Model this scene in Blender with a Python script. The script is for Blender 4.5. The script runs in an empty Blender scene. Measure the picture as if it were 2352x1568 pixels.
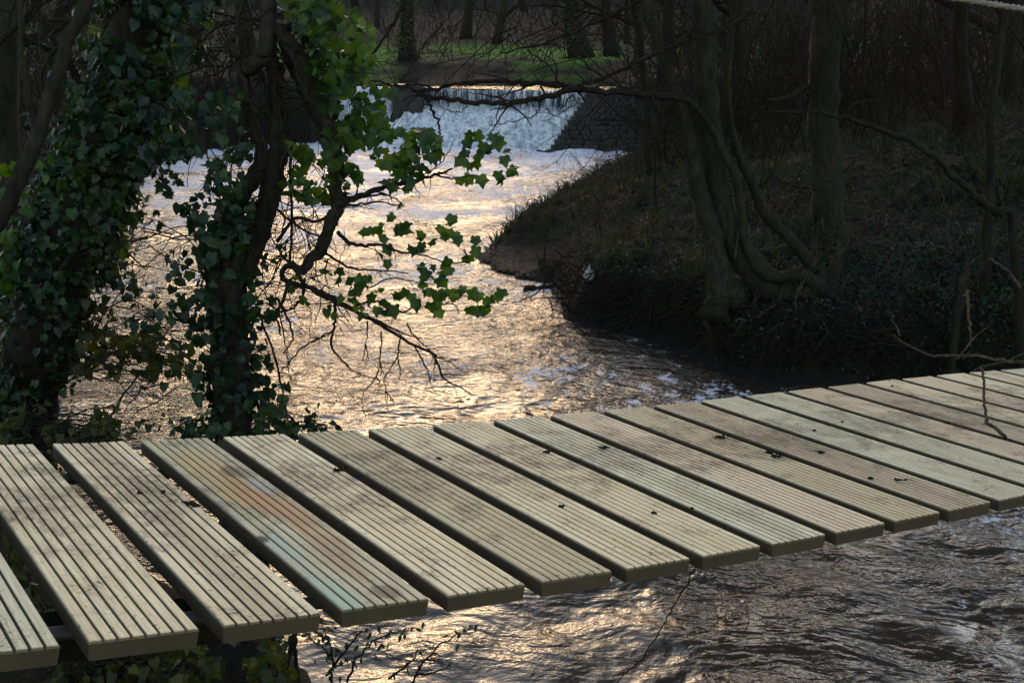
import bpy, math, random
import numpy as np
R_ = math.radians
sc = bpy.context.scene
C = sc.collection
# ---------------------------------------------------------------- camera
PITCH = R_(14.1); EYE = 2.6
cam_d = bpy.data.cameras.new('camera'); cam = bpy.data.objects.new('camera', cam_d); C.objects.link(cam)
cam.location = (0, 0, EYE); cam.rotation_euler = (R_(90) - PITCH, 0, 0)
cam_d.sensor_width = 36; cam_d.lens = 36 * 2818 / 2448.0
cam_d.clip_start = 0.05; cam_d.clip_end = 600
sc.camera = cam
# ---------------------------------------------------------------- world, sun, exposure
SUN_EL = 10.0; SUN_AZ = -6.0          # azimuth measured from +Y towards +X
w = bpy.data.worlds.new('World'); sc.world = w; w.use_nodes = True
wn = w.node_tree.nodes; wn.clear()
sky = wn.new('ShaderNodeTexSky'); sky.sky_type = 'NISHITA'; sky.sun_disc = False
sky.sun_elevation = R_(SUN_EL); sky.sun_rotation = R_(SUN_AZ); sky.air_density = 0.75; sky.dust_density = 1.0; sky.ozone_density = 0.45
bg = wn.new('ShaderNodeBackground'); bg.inputs[1].default_value = 0.135
wo = wn.new('ShaderNodeOutputWorld')
tint = wn.new('ShaderNodeMix'); tint.data_type = 'RGBA'; tint.blend_type = 'MULTIPLY'; tint.inputs['Factor'].default_value = 1; tint.inputs[7].default_value = (1.09, 0.98, 0.86, 1)   # hazy evening air
w.node_tree.links.new(sky.outputs[0], tint.inputs[6]); w.node_tree.links.new(tint.outputs[2], bg.inputs[0]); w.node_tree.links.new(bg.outputs[0], wo.inputs[0])
sun_d = bpy.data.lights.new('sun', 'SUN'); sun_d.energy = 0.13; sun_d.angle = R_(17); sun_d.color = (1.0, 0.52, 0.22)
sun = bpy.data.objects.new('sun', sun_d); C.objects.link(sun)
sun.rotation_euler = (R_(-(90 - SUN_EL)), 0, R_(-SUN_AZ))
sc.view_settings.view_transform = 'Standard'; sc.view_settings.look = 'None'; sc.view_settings.gamma = 1.0
sc.view_settings.exposure = 2.40
sc.cycles.max_bounces = 8; sc.cycles.transparent_max_bounces = 8
# ---------------------------------------------------------------- helpers
FPX = 2818 * 2352 / 2448.0
def at(px, py, Y):
    """world point seen at photo position px, py (photo scaled to 2352 wide) standing Y metres ahead"""
    u = (px - 1176) / FPX; v = -(py - 784) / FPX
    r = np.array([u, math.cos(PITCH) + v * math.sin(PITCH), -math.sin(PITCH) + v * math.cos(PITCH)])
    return np.array([0, 0, EYE]) + r * (Y / r[1])
def ats(l, Y):
    """list of (px,py[,dY]) to world points"""
    return [at(q[0], q[1], Y + (q[2] if len(q) > 2 else 0)) for q in l]
def hash01(ix, iy, s=0):
    n = np.sin(ix * 127.1 + iy * 311.7 + s * 74.7) * 43758.5453
    return n - np.floor(n)
def vnoise(x, y, s=0):
    ix = np.floor(x); iy = np.floor(y); fx = x - ix; fy = y - iy
    fx = fx * fx * (3 - 2 * fx); fy = fy * fy * (3 - 2 * fy)
    a = hash01(ix, iy, s); b = hash01(ix + 1, iy, s); c = hash01(ix, iy + 1, s); d = hash01(ix + 1, iy + 1, s)
    return (a + (b - a) * fx) * (1 - fy) + (c + (d - c) * fx) * fy
def fbm(x, y, o=4, s=0):
    t = 0; a = .5
    for k in range(o):
        t = t + a * (vnoise(x, y, s + k) - .5); x = x * 2.03; y = y * 2.03; a *= .5
    return t
def sstep(a, b, x):
    t = np.clip((x - a) / (b - a), 0, 1); return t * t * (3 - 2 * t)

class MB:
    def __init__(s): s.v = []; s.f4 = []; s.f3 = []; s.n = 0; s.mi4 = []; s.mi3 = []
    def add(s, v, f4=None, f3=None, mi=0):
        v = np.asarray(v, float).reshape(-1, 3)
        if f4 is not None and len(f4):
            s.f4.append(np.asarray(f4, int) + s.n); s.mi4.append(np.full(len(f4), mi))
        if f3 is not None and len(f3):
            s.f3.append(np.asarray(f3, int) + s.n); s.mi3.append(np.full(len(f3), mi))
        s.v.append(v); s.n += len(v)
    def tube(s, pts, rad, sides=6, cap=True, mi=0, bump=0.0, rng=None):
        p = np.asarray(pts, float); n = len(p)
        r = np.asarray(rad, float) * np.ones(n)
        t = np.gradient(p, axis=0); t /= (np.linalg.norm(t, axis=1)[:, None] + 1e-9)
        m = t.mean(0); ref = np.eye(3)[np.argmin(np.abs(m))]
        a = np.cross(t, ref); a /= (np.linalg.norm(a, axis=1)[:, None] + 1e-9); b = np.cross(t, a)
        ang = np.arange(sides) * 2 * np.pi / sides
        rr = r[:, None] * np.ones(sides)
        if bump: rr = rr * (1 + bump * (rng.random((n, sides)) - .5))
        V = p[:, None] + rr[..., None] * (np.cos(ang)[None, :, None] * a[:, None] + np.sin(ang)[None, :, None] * b[:, None])
        i = np.arange(n - 1)[:, None] * sides; j = np.arange(sides)[None]; k = (j + 1) % sides
        F = np.stack([i + j, i + k, i + sides + k, i + sides + j], -1).reshape(-1, 4)
        V = V.reshape(-1, 3); T = None
        if cap:
            V = np.vstack([V, p[-1] + t[-1] * r[-1] * .5, p[0] - t[0] * r[0] * .3]); e = n * sides; q = (n - 1) * sides
            T = [[q + jj, q + (jj + 1) % sides, e] for jj in range(sides)] + [[(jj + 1) % sides, jj, e + 1] for jj in range(sides)]
        s.add(V, F, T, mi)
    def box(s, c, h, ax=None, mi=0):
        c = np.asarray(c, float); ax = np.eye(3) if ax is None else np.asarray(ax)
        V = [c + ax[0] * h[0] * i + ax[1] * h[1] * j + ax[2] * h[2] * k for i in (-1, 1) for j in (-1, 1) for k in (-1, 1)]
        s.add(V, [[0, 1, 3, 2], [4, 6, 7, 5], [0, 4, 5, 1], [2, 3, 7, 6], [0, 2, 6, 4], [1, 5, 7, 3]], None, mi)
    def build(s, name, mats, parent=None, smooth=True):
        me = bpy.data.meshes.new(name)
        V = np.vstack(s.v); f4 = np.vstack(s.f4) if s.f4 else np.zeros((0, 4), int); f3 = np.vstack(s.f3) if s.f3 else np.zeros((0, 3), int)
        me.vertices.add(len(V)); me.vertices.foreach_set('co', V.ravel())
        me.loops.add(f4.size + f3.size); me.loops.foreach_set('vertex_index', np.concatenate([f4.ravel(), f3.ravel()]).astype(np.int32))
        me.polygons.add(len(f4) + len(f3))
        st = np.concatenate([np.arange(len(f4)) * 4, f4.size + np.arange(len(f3)) * 3]); tt = np.concatenate([np.full(len(f4), 4), np.full(len(f3), 3)])
        me.polygons.foreach_set('loop_start', st.astype(np.int32)); me.polygons.foreach_set('loop_total', tt.astype(np.int32))
        me.polygons.foreach_set('material_index', np.concatenate(s.mi4 + s.mi3).astype(np.int32))
        me.polygons.foreach_set('use_smooth', np.full(len(st), smooth))
        me.update(calc_edges=True); me.validate()
        for m in (mats if isinstance(mats, (list, tuple)) else [mats]): me.materials.append(m)
        o = bpy.data.objects.new(name, me); C.objects.link(o)
        if parent is not None: o.parent = parent
        return o
def smooth_path(pts, rad, sub=4, jit=0.0, rng=None):
    p = np.asarray(pts, float); r = np.asarray(rad, float) * np.ones(len(p))
    q = np.vstack([2 * p[0] - p[1], p, 2 * p[-1] - p[-2]]); out = []; ro = []
    for i in range(len(p) - 1):
        a, b, c, d = q[i], q[i + 1], q[i + 2], q[i + 3]
        for k in range(sub):
            t = k / sub
            out.append(.5 * (2 * b + (c - a) * t + (2 * a - 5 * b + 4 * c - d) * t * t + (3 * b - a - 3 * c + d) * t ** 3)); ro.append(r[i] + (r[i + 1] - r[i]) * t)
    out.append(p[-1]); ro.append(r[-1]); out = np.array(out)
    if jit: out[1:-1] += rng.normal(0, jit, out[1:-1].shape)
    return out, np.array(ro)
def unit(v): return v / (np.linalg.norm(v) + 1e-9)
def sprout(mb, p, d, L, r, lev, rng, up=0.0, wig=.25, kids=(3, 5), seg=7, spread=.8, tips=None, taper=.35, sides=None):
    """a wandering branch with side branches; lev counts down to the finest twig"""
    n = seg; pts = [np.array(p, float)]; d = unit(np.array(d, float)); step = L / n; dirs = [d]
    for i in range(n):
        d = unit(d + rng.normal(0, wig, 3) * .6 + np.array([0, 0, up]) * .25); pts.append(pts[-1] + d * step); dirs.append(d)
    rad = r * np.linspace(1, taper, n + 1)
    mb.tube(pts, rad, sides or (6 if r > .02 else 4 if r > .006 else 3), cap=False)
    if tips is not None: tips.append((pts[-1], d))
    if lev > 0:
        for k in range(rng.integers(kids[0], kids[1] + 1)):
            i = int(rng.integers(max(1, n // 4), n + 1)); dd = dirs[min(i, n)]
            side = unit(np.cross(dd, rng.normal(0, 1, 3)))
            sprout(mb, pts[i], dd * (1 - spread * .45) + side * spread, L * rng.uniform(.38, .68), rad[i] * .62, lev - 1, rng, up, wig, kids, max(4, seg - 1), spread, tips, taper)
IVY = np.array([(0, 0), (.26, -.12), (.50, .06), (.42, .30), (.60, .56), (.30, .66), (0, 1.05), (-.30, .66), (-.60, .56), (-.42, .30), (-.50, .06), (-.26, -.12)]) * np.array([.9, .9])
OVAL = np.array([(0, 0), (.20, .2), (.26, .5), (.15, .8), (0, 1.0), (-.15, .8), (-.26, .5), (-.20, .2)])
HEART = np.array([(0, 0), (.30, -.12), (.46, .15), (.36, .52), (0, 1.0), (-.36, .52), (-.46, .15), (-.30, -.12)])
def leaves(mb, pos, nor, size, rng, shape=IVY, tip=None, fold=.18, mi=0):
    """pos (n,3) leaf bases, nor (n,3) face normals; tip = preferred direction of the leaf tip"""
    pos = np.asarray(pos, float); n = len(pos)
    if n == 0: return
    nor = np.asarray(nor, float); nor = nor / (np.linalg.norm(nor, axis=1)[:, None] + 1e-9)
    tp = np.tile(np.array([0, 0, -1.0]), (n, 1)) if tip is None else np.asarray(tip, float) * np.ones((n, 3))
    tp = tp + rng.normal(0, .45, (n, 3)); tp = tp - nor * (tp * nor).sum(1)[:, None]; tp /= (np.linalg.norm(tp, axis=1)[:, None] + 1e-9)
    sd = np.cross(tp, nor); k = len(shape); sz = np.asarray(size) * np.ones(n)
    sh = shape[None] * (1 + rng.normal(0, .07, (n, k, 2)))
    curl = rng.uniform(-.25, .35, n)
    V = pos[:, None] + sz[:, None, None] * (sh[..., 0:1] * sd[:, None] + sh[..., 1:2] * tp[:, None]
        + (np.abs(sh[..., 0:1]) * fold * 1.2 - (sh[..., 1:2] ** 2) * curl[:, None, None]) * nor[:, None])
    c = pos + sz[:, None] * (tp * .38 - nor * .02)
    V = np.concatenate([V, c[:, None]], 1).reshape(-1, 3)
    j = np.arange(k); T = np.stack([j, (j + 1) % k, np.full(k, k)], -1)
    mb.add(V, None, (np.arange(n)[:, None, None] * (k + 1) + T[None]).reshape(-1, 3), mi)
def thing(name, label, cat, loc=(0, 0, 0), group=None):
    o = bpy.data.objects.new(name, None); C.objects.link(o); o.location = loc; o.empty_display_size = .1
    o['label'] = label; o['category'] = cat
    if group: o['group'] = group
    return o
def tag(o, label=None, cat=None, group=None, kind=None):
    if label: o['label'] = label
    if cat: o['category'] = cat
    if group: o['group'] = group
    if kind: o['kind'] = kind
    return o
def part(mb, name, mats, root, smooth=True):
    """mesh built in world space, parented to root keeping its place"""
    if root is not None and any(abs(c) > 1e-9 for c in root.location):
        l = np.array(root.location); mb.v = [x - l for x in mb.v]
    return mb.build(name, mats, root, smooth)
# ---------------------------------------------------------------- materials
def mat(name):
    m = bpy.data.materials.new(name); m.use_nodes = True; nt = m.node_tree; nt.nodes.clear()
    out = nt.nodes.new('ShaderNodeOutputMaterial'); b = nt.nodes.new('ShaderNodeBsdfPrincipled'); nt.links.new(b.outputs[0], out.inputs[0])
    return m, nt, b, out
def N(nt, t, **kw):
    n = nt.nodes.new('ShaderNode' + t)
    for k, v in kw.items():
        if k in n.inputs.keys() if hasattr(n.inputs, 'keys') else False: n.inputs[k].default_value = v
        else: setattr(n, k, v)
    return n
def ln(nt, a, b): nt.links.new(a, b)
def noise(nt, vec, scale, detail=4, rough=.55, dist=0):
    n = nt.nodes.new('ShaderNodeTexNoise'); n.inputs['Scale'].default_value = scale; n.inputs['Detail'].default_value = detail
    n.inputs['Roughness'].default_value = rough; n.inputs['Distortion'].default_value = dist
    if vec is not None: ln(nt, vec, n.inputs['Vector'])
    return n.outputs['Fac']
def ramp(nt, fac, stops):
    n = nt.nodes.new('ShaderNodeValToRGB'); e = n.color_ramp.elements
    while len(e) > 1: e.remove(e[0])
    for i, (p, c) in enumerate(stops):
        c = (c, c, c) if isinstance(c, (int, float)) else c
        if i == 0: e[0].position = p; e[0].color = (*c, 1)
        else: q = e.new(p); q.color = (*c, 1)
    ln(nt, fac, n.inputs[0]); return n.outputs[0]
def mix(nt, fac, a, b, mode='MIX'):
    n = nt.nodes.new('ShaderNodeMix'); n.data_type = 'RGBA'; n.blend_type = mode
    for s, v in ((n.inputs['Factor'], fac), (n.inputs[6], a), (n.inputs[7], b)):
        if isinstance(v, bpy.types.NodeSocket): ln(nt, v, s)
        elif isinstance(v, (int, float)): s.default_value = v if s.type == 'VALUE' else (v, v, v, 1)
        else: s.default_value = (*v, 1)
    return n.outputs[2]
def math_(nt, op, a, b=None, c=None, clamp=False):
    n = nt.nodes.new('ShaderNodeMath'); n.operation = op; n.use_clamp = clamp
    for i, v in enumerate((a, b, c)):
        if v is None: continue
        if isinstance(v, bpy.types.NodeSocket): ln(nt, v, n.inputs[i])
        else: n.inputs[i].default_value = v
    return n.outputs[0]
def coord(nt, kind='Object', scale=(1, 1, 1), loc=(0, 0, 0), rot=(0, 0, 0), src=None):
    m = nt.nodes.new('ShaderNodeMapping'); m.inputs['Scale'].default_value = scale; m.inputs['Location'].default_value = loc; m.inputs['Rotation'].default_value = rot
    if src is None:
        if kind == 'Pos': src = nt.nodes.new('ShaderNodeNewGeometry').outputs['Position']
        else: src = nt.nodes.new('ShaderNodeTexCoord').outputs[kind]
    ln(nt, src, m.inputs[0]); return m.outputs[0]
def bump(nt, b, h, strength=.5, dist=.02, prev=None):
    n = nt.nodes.new('ShaderNodeBump'); n.inputs['Strength'].default_value = strength; n.inputs['Distance'].default_value = dist
    ln(nt, h, n.inputs['Height'])
    if prev is not None: ln(nt, prev, n.inputs['Normal'])
    if b is not None: ln(nt, n.outputs[0], b.inputs['Normal'])
    return n.outputs[0]
def bark(name, c1, c2, moss=None, mossamt=.5, sc_=(18, 18, 5), rough=.9):
    m, nt, b, o = mat(name); v = coord(nt, 'Pos', sc_)
    n1 = noise(nt, v, 1.0, 5, .65); n2 = noise(nt, coord(nt, 'Pos'), 4.0, 4)
    col = mix(nt, ramp(nt, n1, [(.3, 0), (.7, 1)]), tuple(x * .5 for x in c1), tuple(x * .6 for x in c2))
    big = noise(nt, coord(nt, 'Pos', (1, 1, .6)), 3.0, 3); col = mix(nt, ramp(nt, big, [(.4, .55), (.6, 0)]), col, tuple(x * .35 for x in c1))
    if moss: moss = tuple(x * .6 for x in moss); col = mix(nt, math_(nt, 'MULTIPLY', ramp(nt, n2, [(.45, 0), (.62, 1)]), mossamt), col, moss)
    ln(nt, col, b.inputs['Base Color']); b.inputs['Roughness'].default_value = rough; b.inputs['Specular IOR Level'].default_value = .12
    bump(nt, b, n1, 1.0, .035); return m
def leafmat(name, cols, trans=.45, rough=.42, scale=9, spec=.3):
    cols = [tuple(x * .66 for x in c) for c in cols]
    m, nt, b, o = mat(name)
    n1 = noise(nt, coord(nt, 'Pos'), scale, 2); n2 = noise(nt, coord(nt, 'Pos'), scale * .18, 2)
    f = math_(nt, 'ADD', math_(nt, 'MULTIPLY', n1, .6), math_(nt, 'MULTIPLY', n2, .4))
    k = len(cols); col = ramp(nt, f, [(.36 + .28 * i / (k - 1), c) for i, c in enumerate(cols)])
    ln(nt, col, b.inputs['Base Color']); b.inputs['Roughness'].default_value = rough; b.inputs['Specular IOR Level'].default_value = spec
    t = nt.nodes.new('ShaderNodeBsdfTranslucent'); tc = mix(nt, 1.0, col, (1.9, 1.7, .5), 'MULTIPLY'); ln(nt, tc, t.inputs[0])
    ms = nt.nodes.new('ShaderNodeMixShader'); ms.inputs[0].default_value = trans
    ln(nt, b.outputs[0], ms.inputs[1]); ln(nt, t.outputs[0], ms.inputs[2]); ln(nt, ms.outputs[0], o.inputs[0]); return m
M = {}
M['bark_dark'] = bark('bark_dark', (.014, .011, .008), (.045, .035, .024), (.025, .032, .010), .4)
M['bark_grey'] = bark('bark_grey', (.020, .017, .012), (.075, .062, .044), (.035, .040, .014), .5, (24, 24, 6))
M['bark_pale'] = bark('bark_pale', (.10, .09, .07), (.22, .19, .15), (.07, .075, .03), .3, (20, 20, 6))
M['bark_moss'] = bark('bark_moss', (.018, .016, .011), (.075, .066, .046), (.034, .038, .012), .5, (26, 26, 9))
M['twig'] = bark('twig_bark', (.022, .016, .012), (.065, .048, .034), None, 0, (40, 40, 15))
M['twig_pale'] = bark('twig_pale_bark', (.05, .04, .03), (.24, .195, .14), None, 0, (60, 60, 20))
M['twig_red'] = bark('twig_red_bark', (.035, .020, .014), (.10, .055, .036), None, 0, (40, 40, 15))
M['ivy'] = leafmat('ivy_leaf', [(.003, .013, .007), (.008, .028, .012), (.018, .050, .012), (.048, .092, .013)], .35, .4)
M['ivy_bright'] = leafmat('ivy_leaf_bright', [(.010, .034, .008), (.026, .072, .011), (.06, .13, .014), (.12, .18, .02)], .5, .4)  # ivy leaf with backlight painted into its colour
M['ivy_dark'] = leafmat('ivy_leaf_dark', [(.005, .014, .011), (.008, .022, .012), (.016, .036, .016)], .2, .6, 14, .12)
M['shrub'] = leafmat('shrub_leaf', [(.014, .022, .006), (.035, .05, .012), (.09, .10, .022)], .45, .5)
M['litter'] = leafmat('dead_leaf', [(.014, .010, .008), (.035, .023, .016), (.07, .048, .034), (.15, .12, .10)], .1, .7, 30, .2)
M['grass'] = leafmat('grass_blade', [(.012, .025, .008), (.035, .045, .014), (.11, .09, .05)], .3, .6, 5)
# ---------------------------------------------------------------- ground, river, pool
def sdist(X, Y, poly):
    """signed distance, negative inside"""
    P = np.array(poly, float); Q = np.roll(P, -1, 0); d = np.full(X.shape, 1e9); ins = np.zeros(X.shape, bool)
    for (ax, ay), (bx, by) in zip(P, Q):
        ex, ey = bx - ax, by - ay; t = np.clip(((X - ax) * ex + (Y - ay) * ey) / (ex * ex + ey * ey), 0, 1)
        d = np.minimum(d, np.hypot(X - ax - t * ex, Y - ay - t * ey))
        cnd = ((ay > Y) != (by > Y)) & (X < ex * (Y - ay) / (ey if abs(ey) > 1e-9 else 1e-9) + ax); ins ^= cnd
    return np.where(ins, -d, d)
RIVER = [(5.6, 30.2), (2.9, 29.6), (2.9, 27.2), (1.75, 23.4), (.9, 20.2), (.1, 16.9), (-.34, 15.6), (-.42, 14.7), (-.25, 13.9), (.12, 13.35), (.42, 13.0), (.46, 12.1), (.50, 11.15), (.95, 10.75),
         (1.45, 10.05), (1.66, 9.35), (2.1, 8.95), (2.7, 8.9), (3.4, 9.2), (4.4, 8.7), (5.4, 7.6), (6.1, 5.5), (6.6, 3), (6.6, -8), (1.0, -8), (.7, 0.2), (.1, 2.0), (-.55, 3.4), (-.72, 4.3), (-.95, 4.75), (-1.6, 5.2),
         (-2.55, 6.3), (-3.3, 7.6), (-4.1, 10.1), (-5.0, 13), (-5.9, 16), (-6.9, 21), (-7.9, 26.5), (-7.6, 30.5), (-5.6, 33), (-4.6, 34), (1.2, 31.2), (1.3, 30.9), (3.6, 30.9)]
POOL = [(-15, 44), (-13, 38), (-9, 35.9), (-5.2, 35.2), (-2.6, 35.0), (1.95, 31.6), (2.5, 32.2), (3.2, 35), (4.3, 40), (5.2, 47), (5.0, 52), (3, 55), (-2, 56), (-7, 55.2), (-13, 53)]
def crestY(x): return np.where(x < -2.6, 35.35, np.where(x > 1.95, 31.95, 35.3 - .747 * (x + 2.6)))
def ground_z(X, Y):
    X = np.asarray(X, float); Y = np.asarray(Y, float)
    wob = fbm(X * 1.3, Y * 1.3, 3, 5) * .5 * sstep(8, 16, Y) + fbm(X * 4, Y * 4, 2, 9) * .12
    dr = sdist(X, Y, RIVER) + wob; dp = sdist(X, Y, POOL) + fbm(X * .7, Y * .7, 3, 3) * 1.6 * sstep(38, 42, Y)
    right = sstep(-1, 1.5, X - .02 * Y)
    # cut bank on the right, softer bank on the left
    near = sstep(20, 13, Y)
    hr = (.34 + .14 * near) * sstep(0, .3, dr) + .17 * dr
    hr = np.where(hr > 2.1, 2.1 + (hr - 2.1) * .12, hr)
    hl = .22 * sstep(0, .35, dr) + .30 * dr; hl = np.where(hl > 1.5, 1.5 + (hl - 1.5) * .25, hl)
    h = hl * (1 - right) + hr * right
    sp = np.exp(-(((X - .25) / .82) ** 2 + ((Y - 14.3) / 1.45) ** 2) ** 1.6)
    h = h * (1 - sp) + sp * (.02 + .10 * np.clip(dr, 0, 3))
    h = np.minimum(h, np.where((X < .6) & (Y < 4.2) & (X > -3), .25 + .55 * np.clip(3.6 - Y, 0, 3) + np.clip(-1 - X, 0, 9) * .3, 99))
    hp = 1.42 + .36 * sstep(0, 2.2 - 1.6 * sstep(44, 38, Y), dp) + .035 * np.clip(dp, 0, 200) + .055 * np.clip(Y - 66, 0, 200) + .34 * np.clip(Y - 104, 0, 200)  # steep far hill added beyond the view to block low sky glare
    hw = sstep(29.5, 34.5, Y + .35 * np.clip(X - 3, 0, 8))
    h = h * (1 - hw) + hp * hw
    h = h + fbm(X * .5, Y * .5, 4, 11) * .35 * sstep(.3, 3, np.minimum(dr, dp)) + fbm(X * 3, Y * 3, 4, 17) * .17 * sstep(0, .6, dr)
    bed = -.12 - .5 * sstep(0, 1.2, -dr)
    h = np.where((dr < 0) & (Y < 34.9), bed * sstep(0, .05, -dr) + h * (1 - sstep(0, .05, -dr)), h)
    h = np.where((dp < 0) & (Y > 34), np.minimum(h, 1.38 - .6 * sstep(0, 1, -dp)), h)
    h = np.where((dp < 0) & (Y <= 34), np.minimum(h, 1.3), h)
    wz = (Y > 30.3) & (Y < crestY(X) + .3) & (X > -5.6) & (X < 1.4 + (Y - 30.5) * .45)
    h = np.where(wz, -.3, h)
    h = h + .10 * np.clip(np.abs(X + 1) - 11 - .12 * np.clip(Y, 0, 200), 0, 100)
    return h
def axis(segs):
    out = []
    for a, b, s in segs: out.append(np.arange(a, b, s))
    return np.concatenate(out + [[segs[-1][1]]])
gx = axis([(-70, -20, 2.5), (-20, -9, .5), (-9, -4, .16), (-4, 7, .075), (7, 12, .25), (12, 24, .8), (24, 70, 2.5)])
gy = axis([(-8, 2, .4), (2, 4, .12), (4, 17, .075), (17, 38, .16), (38, 70, .4), (70, 140, 2)])
GX, GY = np.meshgrid(gx, gy); GZ = ground_z(GX, GY)
def grid(name, X, Y, Z, m):
    ny, nx = X.shape; V = np.stack([X, Y, Z], -1).reshape(-1, 3)
    i = np.arange(ny - 1)[:, None] * nx + np.arange(nx - 1)[None]
    F = np.stack([i, i + 1, i + nx + 1, i + nx], -1).reshape(-1, 4)
    mb = MB(); mb.add(V, F); return mb.build(name, m)
# ground material: dark earth, leaf litter, moss and the grass of the far meadow
m, nt, b, o = mat('woodland_soil'); v = coord(nt, 'Pos')
n1 = noise(nt, v, 14, 6, .7); n2 = noise(nt, v, .9, 4); n3 = noise(nt, v, 45, 3, .7)
soil = mix(nt, ramp(nt, n1, [(.35, 0), (.65, 1)]), (.006, .0045, .0035), (.022, .016, .012))
soil = mix(nt, ramp(nt, n3, [(.60, 0), (.68, 1)]), soil, (.040, .031, .024))
soil = mix(nt, math_(nt, 'MULTIPLY', ramp(nt, n2, [(.5, 0), (.64, 1)]), .65), soil, (.014, .022, .006))
sx = nt.nodes.new('ShaderNodeSeparateXYZ'); ln(nt, v, sx.inputs[0])
far = math_(nt, 'MULTIPLY', ramp(nt, math_(nt, 'DIVIDE', sx.outputs[1], 140), [(.395, 0), (.41, 1), (.49, 1), (.53, 0)]), ramp(nt, noise(nt, v, .25, 4), [(.40, 0), (.52, 1)]))
grass = mix(nt, n1, (.028, .080, .006), (.085, .19, .014))
soil = mix(nt, far, soil, grass)
litter2 = math_(nt, 'MULTIPLY', ramp(nt, math_(nt, 'DIVIDE', sx.outputs[1], 140), [(.50, 0), (.55, 1)]), .8)
soil = mix(nt, litter2, soil, mix(nt, n1, (.006, .0042, .003), (.022, .016, .011)))
mud = math_(nt, 'MULTIPLY', ramp(nt, sx.outputs[2], [(.0, 1), (.16, 0)]), .85)
soil = mix(nt, mud, soil, (.020, .0155, .015))
ln(nt, soil, b.inputs['Base Color']); b.inputs['Specular IOR Level'].default_value = .12; ln(nt, ramp(nt, mud, [(0, .95), (.8, .75)]), b.inputs['Roughness'])
bump(nt, b, n1, 1.0, .09); M['soil'] = m
tag(grid('ground', GX, GY, GZ, M['soil']), kind='structure')

def watermat(name, body, foam_on=True, rip=1.0, rough=.06, CHOP=((.08, .42), (.12, .75), (.16, 1), (1, 1))):
    m, nt, b, o = mat(name); v = coord(nt, 'Pos'); vs = coord(nt, 'Pos', (.75, 1.0, 1), (0, 0, 0), (0, 0, .35)); vf = coord(nt, 'Pos', (1.0, .62, 1), (0, 0, 0), (0, 0, .3))
    w1 = noise(nt, vs, 2.4, 3, .5, .5); w2 = noise(nt, vs, 8.5, 3, .55, .5); w3 = noise(nt, vs, 24, 3, .6, .3); w4 = noise(nt, v, 62, 2, .6)
    sy = nt.nodes.new('ShaderNodeSeparateXYZ'); ln(nt, v, sy.inputs[0]); choppy = ramp(nt, math_(nt, 'DIVIDE', sy.outputs[1], 60), CHOP)
    patch = ramp(nt, noise(nt, coord(nt, 'Pos', (.7, .9, 1)), 1.1, 3), [(.36, .35), (.60, 1.3)])
    h = math_(nt, 'ADD', math_(nt, 'MULTIPLY', w1, .105), math_(nt, 'MULTIPLY', math_(nt, 'MULTIPLY', patch, choppy), math_(nt, 'ADD', math_(nt, 'MULTIPLY', w2, .052), math_(nt, 'ADD', math_(nt, 'MULTIPLY', w3, .015), math_(nt, 'MULTIPLY', w4, .0018)))))
    h = math_(nt, 'MULTIPLY', h, math_(nt, 'ADD', math_(nt, 'MULTIPLY', choppy, .5), .5) if foam_on else choppy); bn = bump(nt, b, h, 1.0, rip)
    col = mix(nt, w1, body, tuple(c * 1.5 for c in body))
    rr = rough
    if foam_on:
        sx = nt.nodes.new('ShaderNodeSeparateXYZ'); ln(nt, v, sx.inputs[0])
        f1 = noise(nt, vf, 5.0, 8, .78, .6); f2 = noise(nt, v, .5, 2); f3 = noise(nt, v, 26, 3, .7)
        # the river froths below the weir and thins out downstream
        amt = ramp(nt, math_(nt, 'DIVIDE', sx.outputs[1], 32), [(.10, .43), (.22, .47), (.30, .50), (.5, .535), (.66, .59), (.80, .595), (.90, .62), (.97, .74), (1, .80)])
        fo = math_(nt, 'ADD', math_(nt, 'ADD', math_(nt, 'MULTIPLY', f1, .75), math_(nt, 'MULTIPLY', f2, .45)), math_(nt, 'MULTIPLY', f3, .22))
        fo = math_(nt, 'ADD', fo, math_(nt, 'SUBTRACT', amt, .5))
        ex = math_(nt, 'DIVIDE', math_(nt, 'SUBTRACT', sx.outputs[0], .75), 1.15); ey = math_(nt, 'DIVIDE', math_(nt, 'SUBTRACT', sx.outputs[1], 8.2), 1.5)
        eddy = ramp(nt, math_(nt, 'ADD', math_(nt, 'POWER', ex, 2), math_(nt, 'POWER', ey, 2)), [(.0, .085), (1.0, 0)])
        fo = math_(nt, 'ADD', fo, eddy)
        fm = ramp(nt, fo, [(.775, 0), (.82, 1)])
        flk = ramp(nt, noise(nt, coord(nt, 'Pos', (1, .7, 1)), 15, 1.5, .5), [(.715, 0), (.74, 1)]); fm = math_(nt, 'MAXIMUM', fm, math_(nt, 'MULTIPLY', flk, ramp(nt, f2, [(.42, 0), (.6, 1)])))
        fm = math_(nt, 'MULTIPLY', fm, .85)
        col = mix(nt, fm, col, (.56, .58, .66)); rr = ramp(nt, fm, [(0, rough), (.8, .6)])
        ln(nt, rr, b.inputs['Roughness'])
    else: b.inputs['Roughness'].default_value = rough
    ln(nt, col, b.inputs['Base Color']); b.inputs['IOR'].default_value = 1.34
    return m
M['river'] = watermat('muddy_river_water', (.027, .020, .014))
M['pool'] = watermat('still_pool_water', (.018, .016, .010), False, 1.0, .04, ((.54, .9), (.585, .5), (.64, .08), (1, .03)))
rng = np.random.default_rng(3)
wx = axis([(-11, -5, .25), (-5, 7.5, .07)]); wy = axis([(-8, 3, .5), (3, 13, .06), (13, 35, .12)])
WX, WY = np.meshgrid(wx, wy)
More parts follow.
